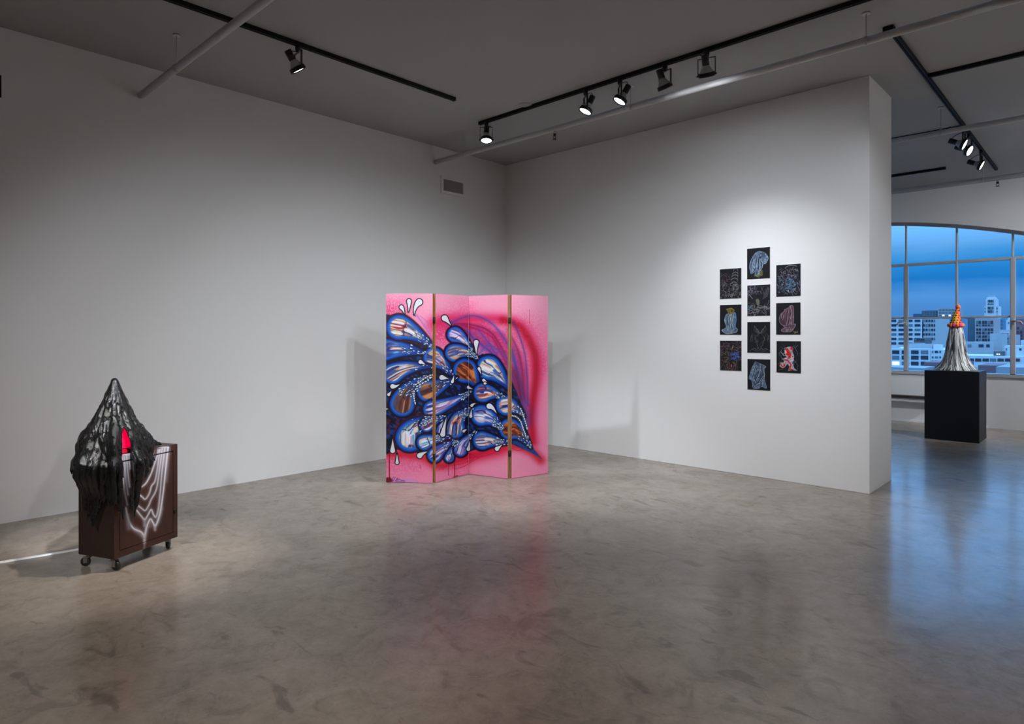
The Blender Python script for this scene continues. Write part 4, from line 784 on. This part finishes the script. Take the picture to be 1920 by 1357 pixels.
# ------------------------------------------------------------------ black resin hood draped over the cabinet
HC = np.array([-4.958, 1.333]); PH0 = -15.2
def cloth():
    from mathutils import noise as mn
    nph, nr = 300, 110
    zt = [1.243, 1.235, 1.165, 1.04, .92, .85, .775, .70, .60, .30]; rt = [.003, .013, .040, .090, .138, .168, .200, .236, .240, .230]
    HEM = [(-180, .56), (-150, .50), (-125, .60), (-100, .62), (-88, .665), (-78, .655), (-68, .60), (-60, .46), (-53, .36), (-44, .325), (-37, .31), (-30, .37), (-22, .45), (-14, .475), (-5, .46), (2, .44), (8, .38), (12, .355), (17, .40), (24, .40), (30, .37), (34, .345), (38, .39), (43, .52), (48, .585), (56, .60), (64, .64), (70, .655), (76, .70), (82, .758), (100, .760), (150, .760), (165, .66), (180, .56)]
    hx, hz = zip(*HEM); vs = []; fs = []
    u0, v0 = float((np.array([*HC, 0]) - KO) @ KU), float((np.array([*HC, 0]) - KO) @ KV)
    for j in range(nr + 1):
        t = j / nr
        for i in range(nph):
            ph = -180 + 360 * i / nph; wa = rad(PH0 + ph); d = np.array([math.cos(wa), math.sin(wa)])
            hem = np.interp(ph, hx, hz) + .016 * math.sin(ph * .9) * (1 if hem_ok(ph) else 0)
            z = 1.243 + (hem - 1.243) * (t ** .92); R = np.interp(-z, [-a for a in zt], rt)
            du, dv = float(d @ KU[:2]), float(d @ KV[:2])
            ex = min([(KW - u0) / du if du > 1e-6 else (u0 / -du if du < -1e-6 else 9), (KD - v0) / dv if dv > 1e-6 else (v0 / -dv if dv < -1e-6 else 9)])
            a = rad(ph); amp = float(sst(1.22, .95, z))
            f = .095 * math.cos(7 * a + .6 + .5 * math.sin(2 * a)) + .060 * math.cos(13 * a + 2.1) + .022 * math.cos(23 * a + z * 5)
            f = min(f, .035); f += -.24 * math.exp(-((ph + 13 - (1.0 - z) * 8) / 5) ** 2) - .15 * math.exp(-((ph + 44) / 6) ** 2) - .13 * math.exp(-((ph + 66) / 5) ** 2) - .20 * math.exp(-((ph - 50) / 6) ** 2) + .05 * math.exp(-((ph - 3) / 8) ** 2)
            R = R * (1 + f * amp * (1.0 if z > .72 else max(.35, 1 - (.72 - z) * 2.2)))
            top_rest = 80 < ph < 158
            if z < .80 and not (80 < ph < 158): R += (.016 * max(0, math.cos(13 * a + 1)) + .014 * max(0, math.cos(21 * a + z * 6)) + .008 * math.cos(37 * a)) * float(sst(.80, .66, z)) * max(0, math.cos(rad(ph * .92)))
            if top_rest:
                k = float(sst(.86, .765, z)); R = R + k * .05 * (1 + .35 * math.sin(ph * .35)); z = max(z, KT + .010 + .012 * (1 + math.sin(ph * .5)) * (1 - t * .6)); R = min(R, ex - .012) if k > .2 else R
            else:
                k = float(sst(1.0, .765, z)); R = R + k * max(0, ex + .016 - R)
                if z < .66: R = R + (ex + .018 - R) * .55 * float(sst(.66, .48, z))
            p = Vector((HC[0] + d[0] * R, HC[1] + d[1] * R, z))
            pz_ = Vector((p.x * 40, p.y * 40, p.z * 14)); nn = mn.noise(pz_) * .0055 + mn.noise(pz_ * 2.4) * .003
            vs.append((p.x + d[0] * nn * (amp + .4), p.y + d[1] * nn * (amp + .4), p.z + nn * .5))
    for j in range(nr):
        for i in range(nph):
            ph = -180 + 360 * (i + .5) / nph; z = vs[j * nph + i][2]
            hw = 8.6 * math.sqrt(max(0, min(1, (.925 - z) / .085))) * (1 if z > .60 else max(.35, 1 - (.60 - z) * 2.4))
            if abs(ph - 19.5 + (0.75 - z) * 6) < hw: continue
            fs.append((j * nph + i, (j + 1) * nph + i, (j + 1) * nph + (i + 1) % nph, j * nph + (i + 1) % nph))
    return MB().add(vs, fs, True)
def hem_ok(ph): return -80 < ph < 76
def hood_mat():
    m = bpy.data.materials.new('black_resin_cloth'); m.use_nodes = True; t = m.node_tree; b = t.nodes['Principled BSDF']
    tcn = t.nodes.new('ShaderNodeTexCoord'); mpn = t.nodes.new('ShaderNodeMapping'); mpn.inputs['Scale'].default_value = (1, 1, .4); t.links.new(tcn.outputs['Object'], mpn.inputs[0])
    n1 = t.nodes.new('ShaderNodeTexNoise'); n1.inputs['Scale'].default_value = 105; n1.inputs['Detail'].default_value = 4; n1.inputs['Roughness'].default_value = .5; t.links.new(mpn.outputs[0], n1.inputs[0])
    bp = t.nodes.new('ShaderNodeBump'); bp.inputs['Strength'].default_value = 1.0; bp.inputs['Distance'].default_value = .0042; t.links.new(n1.outputs[0], bp.inputs['Height']); t.links.new(bp.outputs[0], b.inputs['Normal'])
    n2 = t.nodes.new('ShaderNodeTexNoise'); n2.inputs['Scale'].default_value = 40; n2.inputs['Detail'].default_value = 5; t.links.new(tcn.outputs['Object'], n2.inputs[0])
    r = t.nodes.new('ShaderNodeValToRGB'); r.color_ramp.elements[0].color = (.004, .004, .004, 1); r.color_ramp.elements[1].color = (.006, .006, .006, 1); t.links.new(n2.outputs[0], r.inputs[0]); t.links.new(r.outputs[0], b.inputs['Base Color'])
    b.inputs['Roughness'].default_value = .085; b.inputs['Specular IOR Level'].default_value = .6; b.inputs['IOR'].default_value = 1.5
    return m
M['hood'] = hood_mat()
hood = cloth().build('draped_hood', M['hood']); sm = hood.modifiers.new('thickness', 'SOLIDIFY'); sm.thickness = .007; sm.offset = 1
tag(hood, 'peaked hood of shiny black stiffened cloth with an arched slit, draped over the cabinet', 'sculpture')
# glowing red box inside the slit
ra = rad(PH0 + 24); rd = np.array([math.cos(ra), math.sin(ra), 0]); rs_ = np.array([-rd[1], rd[0], 0]); rc_ = np.array([*HC, 0]) + rd * .088
M['red'] = mat('glowing_red_panel', (.8, .0, .05), .5, emit=(1.0, 0.0, 0.055), es=.85, noise=.01)
M['red_dim'] = mat('red_box_paint', (.75, .0, .035), .5, noise=.05)
rb = tag(empty('red_light_box', (*rc_[:2], KT)), 'bright red box standing inside the slit of the black hood', 'light box')
rel(MB().obox(rc_ + [0, 0, KT + .012], rd, rs_, (0, 0, 1), .03, .062, .012).build('plinth', M['red_dim']), rb)
rel(MB().obox(rc_ + [0, 0, KT + .027], rd, rs_, (0, 0, 1), .022, .056, .003).build('shadow_gap', M['dark']), rb)
rel(MB().obox(rc_ + [0, 0, KT + .095], rd, rs_, (0, 0, 1), .024, .058, .065).build('lit_panel', M['red'], bevel=.002), rb)
# white cord cover on the floor
m = MB(); P = [(-5.75, -.5), (-5.516, .799), (-5.457, 1.125), (-5.41, 1.35), (-5.30, 1.46), (-5.12, 1.47)]; P = smooth_path(P, 6); prof = [(-.016, 0), (-.010, .008), (0, .010), (.010, .008), (.016, 0)]; vs = []; fs = []
for i, p in enumerate(P):
    a, b = np.array(P[max(0, i - 1)]), np.array(P[min(len(P) - 1, i + 1)]); d = (b - a) / np.linalg.norm(b - a); s = np.array([-d[1], d[0]])
    for o, z in prof: vs.append((p[0] + s[0] * o, p[1] + s[1] * o, z + .0005))
for i in range(len(P) - 1):
    for k in range(5): fs.append((i * 5 + k, i * 5 + (k + 1) % 5, (i + 1) * 5 + (k + 1) % 5, (i + 1) * 5 + k))
m.add(vs, fs, False); tag(m.build('floor_cord', M['cord']), 'white cord cover running along the floor to the brown cabinet', 'cord')

# ------------------------------------------------------------------ pedestal and the strip sculpture
tag(MB().box((-2.112, 11.155, 0), (-1.447, 11.835, 1.012)).build('pedestal', M['pedestal'], bevel=.004), 'tall matte black plinth carrying the pointed grey sculpture by the window', 'pedestal')
SX, SY, SZ = -1.775, 11.50, 1.0125
sc = tag(empty('strip_sculpture', (SX, SY, SZ)), 'pointed sculpture of hanging silver grey strips wearing an orange cone hat, on the black plinth', 'sculpture')
pz = [0, .012, .045, .10, .175, .26, .42, .60, .655]; pr = [.272, .262, .225, .178, .150, .130, .108, .078, .070]
rel(MB().lathe((SX, SY, SZ), (0, 0, 1), [(z, r * .90) for z, r in zip(pz, pr)], 40).build('core', M['dark']), sc)
def strips():
    r = random.Random(4); m = MB(); cols = []
    for i in range(420):
        th = 2 * math.pi * (i * .61803 % 1); z1 = .655 - (.12 * r.random() ** 3 if i % 3 else r.random() * .45); z0 = 0.002 if r.random() < .72 else r.random() * .22
        w = .006 + .009 * r.random(); off = .93 + .10 * r.random(); g = r.choice([.03, .20, .50, .62, .72, .80]) * (.8 + .35 * r.random()); sw = (r.random() - .5) * .5; n = 9; vs = []
        for k in range(n + 1):
            t = k / n; z = z1 + (z0 - z1) * t; R = np.interp(z, pz, pr) * off + .006 * math.sin(t * 7 + i); a = th + sw * t * t + .03 * math.sin(t * 9 + i * 2); ww = w * (1 + 1.0 * t) * (1 if k < n else .6)
            c = np.array([SX + R * math.cos(a), SY + R * math.sin(a), SZ + z]); s = np.array([-math.sin(a), math.cos(a), 0]); nn = np.array([math.cos(a), math.sin(a), 0]); tw = .5 * math.sin(i * 3 + t * 4)
            s = s * math.cos(tw) + nn * math.sin(tw); vs += [c - s * ww / 2, c + s * ww / 2]
        m.add(vs, [(2 * k, 2 * k + 1, 2 * k + 3, 2 * k + 2) for k in range(n)], True); cols += [g] * len(vs)
    return m, cols
M['strips'] = mat('silver_grey_fabric', (.5, .5, .5), .45, spec=.5)
t = M['strips'].node_tree; at = t.nodes.new('ShaderNodeVertexColor'); at.layer_name = 'shade'; t.links.new(at.outputs[0], t.nodes['Principled BSDF'].inputs['Base Color'])
m, cols = strips(); o = m.build('fabric_strips', M['strips']); ca = o.data.color_attributes.new('shade', 'FLOAT_COLOR', 'POINT')
ca.data.foreach_set('color', np.array([[g, g * .99, g * .97, 1] for g in cols], np.float32).ravel()); rel(o, sc); o['kind'] = 'stuff'
M['orange'] = mat('orange_felt', (.80, .14, .02), .8, noise=.15, nscale=60); M['yellow'] = mat('yellow_felt', (.86, .42, .02), .8, noise=.1); M['magenta'] = mat('magenta_felt', (.72, .03, .20), .8, noise=.15, nscale=60); M['coral'] = mat('coral_felt', (.85, .18, .06), .85, noise=.15, nscale=60)
def hatc(z): k = (z - .66) / .26; return (SX + .03 * CR[0] * k * k, SY + .03 * CR[1] * k * k)
hb = MB(); vs = []; fs = []; n = 28; HP = [(.655, .082), (.68, .076), (.72, .066), (.78, .052), (.84, .037), (.89, .024), (.915, .016)]
for z, r in HP:
    c = hatc(z)
    for i in range(n): a = 2 * math.pi * i / n; vs.append((c[0] + r * math.cos(a), c[1] + r * math.sin(a), SZ + z))
for k in range(len(HP) - 1):
    for i in range(n): fs.append((k * n + i, k * n + (i + 1) % n, (k + 1) * n + (i + 1) % n, (k + 1) * n + i))
hb.add(vs, fs, True)
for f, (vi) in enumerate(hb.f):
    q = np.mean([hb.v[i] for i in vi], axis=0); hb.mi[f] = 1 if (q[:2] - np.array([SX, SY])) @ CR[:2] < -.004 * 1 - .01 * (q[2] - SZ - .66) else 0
hat = rel(hb.build('cone_hat', [M['orange'], M['yellow']]), sc)
def sub(o, parent, root):
    o.parent = parent; o.matrix_parent_inverse = (Matrix.Translation(root.location) @ parent.matrix_parent_inverse @ Matrix.Translation(parent.location)).inverted(); return o
c = hatc(.93); rs_b = random.Random(8)
def fuzzy(c, r, seed):
    b = MB().sphere((0, 0, 0), r, 14, 10); rr = random.Random(seed); b.v = [tuple(np.array(c) + np.array(v) * (.90 + .2 * rr.random())) for v in b.v]; return b
sub(fuzzy((c[0], c[1], SZ + .938), .034, 1).build('top_pompom', M['coral']), hat, sc)
PMT = ['orange', 'magenta', 'coral', 'orange', 'coral', 'magenta']
for i in range(15):
    a = 2 * math.pi * i / 15; sub(fuzzy((SX + .084 * math.cos(a), SY + .084 * math.sin(a), SZ + .662), .028, i).build('pompom', M[PMT[i % 6]]), hat, sc)
k = 0
for z in (.705, .74, .775, .81, .845, .88):
    c = hatc(z); r = np.interp(z, [p[0] for p in HP], [p[1] for p in HP]); nn = max(5, int(r * 2 * math.pi / .042))
    for i in range(nn):
        a = 2 * math.pi * (i + .5 * (k % 2)) / nn; sub(MB().sphere((c[0] + r * math.cos(a), c[1] + r * math.sin(a), SZ + z), .010, 8, 6).build('bobble', M['magenta'] if (i + k) % 4 == 0 else M['rubber']), hat, sc)
    k += 1

# ------------------------------------------------------------------ the city outside
GZ = -48.0
M['asphalt'] = mat('city_ground', (.16, .16, .17), .9, noise=.3, nscale=.05)
tag(MB().box((-2600, 26, GZ - 2), (1800, 3200, GZ)).build('ground_city', M['asphalt']), kind='structure')
M['wpane'] = mat('dark_window_glass', (.025, .035, .05), .12, spec=.6, noise=.2, nscale=.2)
M['wpane2'] = mat('pale_window_glass', (.12, .16, .18), .2, spec=.6, noise=.2, nscale=.2)
M['wlit'] = mat('lit_window', (.8, .8, .7), .5, emit=(1.0, .93, .78), es=.8, noise=.05)
def bmat(n, c, k=.08): return mat(n, c, .8, noise=k, nscale=.35)
B = dict(white=bmat('white_concrete', (.54, .55, .56)), pale=bmat('pale_render', (.37, .37, .38)), grey=bmat('grey_stone', (.33, .30, .31)), dark=bmat('dark_brick', (.085, .08, .09)), blue=bmat('blue_cladding', (.10, .22, .33)), navy=bmat('navy_cladding', (.035, .08, .14)), red=bmat('red_brick', (.22, .10, .10)), roof=bmat('brown_roof', (.16, .09, .10)), steel=bmat('roof_steel', (.25, .26, .28)))
class Bld:
    def __init__(s, label, Y, x0, x1, ytop, m, depth=40, cat='building', group='city buildings beyond the window'):
        a, b = at_y(x0, ytop, Y), at_y(x1, ytop, Y); s.Y = Y; s.t = tag(empty('city_building', ((a[0] + b[0]) / 2, Y + depth / 2, GZ)), label, cat, group); s.depth = depth
        s.block('tower_block', x0, x1, ytop, m)
    def P(s, x, y, Y=None): return at_y(x, y, Y or s.Y)
    def block(s, name, x0, x1, ytop, m, ybot=None, dy=0.0, depth=None):
        Y = s.Y + dy; a, b = at_y(x0, ytop, Y), at_y(x1, ytop, Y); z0 = GZ if ybot is None else at_y((x0 + x1) / 2, ybot, Y)[2]
        z1 = (a[2] + b[2]) / 2; rel(MB().box((a[0], Y, z0), (b[0], Y + (depth or s.depth), z1)).build(name, B[m]), s.t)
    def win(s, cols, rows, m='wpane', dy=0.0, lit=()):
        Y = s.Y + dy; cache = {}
        for j, (y0, y1) in enumerate(rows):
            for i, (x0, x1) in enumerate(cols):
                a = at_y(x0, y1, Y); b = at_y(x1, y0, Y); k = (i, j if False else 0); w = b[0] - a[0]; h = b[2] - a[2]; d = max(.12, s.Y * .0006)
                if k not in cache: cache[k] = (MB().box((-.5, -1, 0), (.5, .6, 1))).mesh('window')
                mm = 'wlit' if (i, j) in lit else (m if (i * 7 + j * 5) % 4 else 'wpane2'); key = (k, mm)
                if key not in cache: me = cache[k].copy(); me.materials.append(M[mm]); cache[key] = me
                o = inst(cache[key], 'window', s.t, (0, 0, 0)); o.location = Vector(((a[0] + b[0]) / 2, Y, a[2])) - s.t.location; o.scale = (w, d, h)
def c2(x): return 1660 + x / 7.536
def y2(y): return 540 + y / 7.536
def c3(x): return 1790 + x / 7.54
def cols2(L_): return [(c2(a), c2(b)) for a, b in L_]
def cols3(L_): return [(c3(a), c3(b)) for a, b in L_]
def rows_(L_): return [(y2(a), y2(b)) for a, b in L_]
b = Bld('white office block with strip windows beside its blue-shaded wing, far left of the view', 620, 1560, c2(518), y2(420), 'white', 60)
b.win([(1562, 1572), (1575, 1585), (1588, 1597), (1600, 1608), (1612, 1624), (1628, 1641), (1645, 1656)] + cols2([(78, 155), (187, 285), (310, 385), (415, 495)]), rows_([(445, 478), (508, 542), (572, 606), (637, 668), (701, 733), (765, 796)]))
b = Bld('bluish wing with small square windows next to the white strip-window block', 620.5, c2(536), c2(708), y2(425), 'pale', 60)
b.win(cols2([(525, 556), (570, 597), (610, 636), (650, 675), (686, 702)]), rows_([(445, 478), (508, 542), (572, 606), (637, 668), (701, 733)]))
b = Bld('low white loft building with large square windows, lower left of the view', 430, 1560, c2(640), y2(848), 'white', 45)
b.win([(1563, 1576), (1581, 1594), (1600, 1612), (1618, 1630), (1636, 1650)] + cols2([(98, 198), (232, 330), (365, 470), (502, 606)]), rows_([(880, 930), (955, 1008), (1040, 1092)]), lit={(5, 2)})
b.block('roof_plant', c2(300), c2(660), y2(790), 'pale', y2(850), 8, 12); b.block('roof_plant', c2(330), c2(520), y2(775), 'steel', y2(800), 14, 8); b.block('roof_plant', 1600, c2(140), y2(820), 'pale', y2(850), 8, 12)
b = Bld('white stair-tower block behind the left hem of the strip sculpture', 430, c2(645), c2(845), y2(870), 'white', 40)
b.block('stair_tower', c2(678), c2(765), y2(800), 'white', y2(880), 4, 10); b.win(cols2([(660, 678), (700, 745), (766, 785)]), rows_([(885, 915), (965, 990), (1020, 1040)]))
b = Bld('flat blue slab building directly behind the orange hat', 760, c2(708), c3(60), y2(425), 'blue', 50)
b.win([(c2(800), c2(818)), (c2(860), c2(876))], rows_([(450, 462), (520, 532), (590, 602), (640, 652), (690, 702), (740, 752)]))
b = Bld('small dark rooftop block on the white office block', 560, c2(402), c2(556), y2(708), 'dark', 25); b.win(cols2([(412, 440), (450, 480), (490, 520), (528, 550)]), rows_([(716, 736)]))
b = Bld('dark brick block rising above the window bar left of the hat', 1000, c2(515), c2(728), y2(318), 'dark', 50); b.win(cols2([(530, 560), (570, 600), (612, 642), (654, 684), (694, 718)]), rows_([(328, 345), (352, 370), (378, 396)]), 'wpane2')
b = Bld('grey block with rooftop railing above the window bar beside the hat', 1000, c2(738), c2(1000), y2(278), 'grey', 50); b.win(cols2([(760, 790), (805, 835), (850, 880), (895, 925), (940, 970)]), rows_([(296, 318), (336, 358), (376, 398)]), 'wpane2', lit={(1, 2), (3, 2)})
b = Bld('tall pale stepped tower on the skyline, right of the orange hat', 1500, c3(418), c3(618), y2(255), 'white', 40)
b.block('tower_shaft', c3(440), c3(586), y2(150), 'white', None, -3, 34); b.block('tower_crown', c3(452), c3(572), y2(128), 'white', None, 2, 26); b.block('tower_crown', c3(472), c3(556), y2(98), 'pale', None, 4, 20)
b.win(cols3([(468, 482), (490, 504), (512, 526), (534, 548)]), rows_([(165, 202), (218, 234), (262, 300), (312, 350)]), 'wpane', -3.4); b.win(cols3([(424, 434), (596, 606)]), rows_([(275, 300), (320, 345)]))
b = Bld('dark blue ribbed glass building just right of the sculpture top', 900, c3(140), c3(285), y2(418), 'navy', 40); b.win(cols3([(150, 164), (180, 194), (210, 224), (240, 254), (268, 280)]), rows_([(430, 745)]), 'wpane2')
b = Bld('grey stone office block with a grid of dark windows under the stepped tower', 850, c3(287), c3(556), y2(420), 'grey', 50)
b.win(cols3([(305, 331), (341, 370), (390, 420), (428, 455), (470, 497), (508, 542)]), rows_([(462, 506), (516, 537), (568, 600), (616, 650), (667, 700), (716, 750)]))
b = Bld('hazy blue block beside the grey stone office block', 1050, c3(556), c3(720), y2(428), 'blue', 50); b.win(cols3([(575, 600), (615, 640), (655, 680)]), rows_([(450, 475), (500, 525), (550, 575)]), 'wpane2')
b = Bld('small white turreted building near the right window mullion', 980, c3(728), c3(802), y2(448), 'white', 30); b.block('turret', c3(752), c3(790), y2(418), 'white', None, 2, 12); b.win(cols3([(756, 774)]), rows_([(480, 505)]))
b = Bld('low white canopy roof building with flat slabs, right of the grey block', 620, c3(630), c3(760), y2(590), 'pale', 30); b.block('canopy', c3(640), c3(750), y2(620), 'white', y2(634), -6, 8)
b = Bld('plain pale wall building with three small dark windows right of the sculpture', 480, c3(120), c3(505), y2(760), 'pale', 15); b.win(cols3([(188, 236), (340, 408), (448, 495)]), rows_([(795, 834)]), lit=())
b = Bld('blank pale concrete gable rising behind the white strip-window roof', 500, c3(498), c3(672), y2(640), 'pale', 25)
b = Bld('blue-grey shaded block between the blank gable and the mullion', 530, c3(672), c3(830), y2(660), 'grey', 40); b.win(cols3([(690, 715), (735, 760)]), rows_([(700, 725), (750, 775)]))
b = Bld('long white low building with a row of dark strip windows, lower right of the view', 300, c3(60), c3(965), y2(958), 'white', 22)
b.win(cols3([(130, 196), (212, 272), (290, 376), (394, 482), (498, 588), (606, 694), (712, 795), (860, 922)]), rows_([(994, 1036)])); b.block('penthouse', c3(705), c3(965), y2(816), 'white', y2(960), 6, 12); b.block('roof_shed', c3(550), c3(700), y2(893), 'dark', y2(960), 3, 6)
b.win(cols3([(722, 742), (915, 945)]), rows_([(850, 880)]), 'wpane', 6); b.win(cols3([(592, 612), (622, 640)]), rows_([(925, 940)]), 'wlit', 2.8, lit={(0, 0), (1, 0)})
b = Bld('reddish brick building with small windows right of the thick mullion', 760, c3(862), c3(1200), y2(430), 'red', 50); b.win(cols3([(880, 905), (925, 955), (985, 1015), (1045, 1075)]), rows_([(460, 485), (550, 585), (605, 640), (655, 690), (700, 730)]))
b = Bld('white block low at the right edge of the view', 420, c3(935), c3(1250), y2(735), 'white', 35); b.win(cols3([(985, 1030), (1060, 1100)]), rows_([(770, 810), (850, 890)]))
b = Bld('brown flat roof in the near foreground below the right panes', 200, c3(330), c3(620), y2(1092), 'roof', 16)
b = Bld('blue-grey roof at the foot of the right panes', 175, c3(585), c3(1250), y2(1120), 'steel', 18)
b = Bld('brown roof low on the left of the sculpture, behind the plinth', 217, c2(545), c3(120), y2(1052), 'roof', 18)
b = Bld('grey low roof at the foot of the left panes', 200, 1560, c2(545), y2(1110), 'steel', 14)
for i, (x0, x1, yt, m) in enumerate([(1500, 1660, 600, 'navy'), (1660, 1712, 594, 'grey'), (1712, 1740, 588, 'navy'), (1790, 1815, 600, 'blue'), (1872, 1930, 603, 'blue'), (1930, 2050, 598, 'grey')]):
    Bld(['distant navy skyline block far left behind the wall end', 'distant grey skyline block above the white office block', 'distant navy skyline block left of the dark brick block', 'distant blue skyline block behind the hat brim', 'distant blue skyline block right of the stepped tower', 'distant grey skyline block past the right picture edge'][i], 1900, x0, x1 - 2, yt, m, 60)
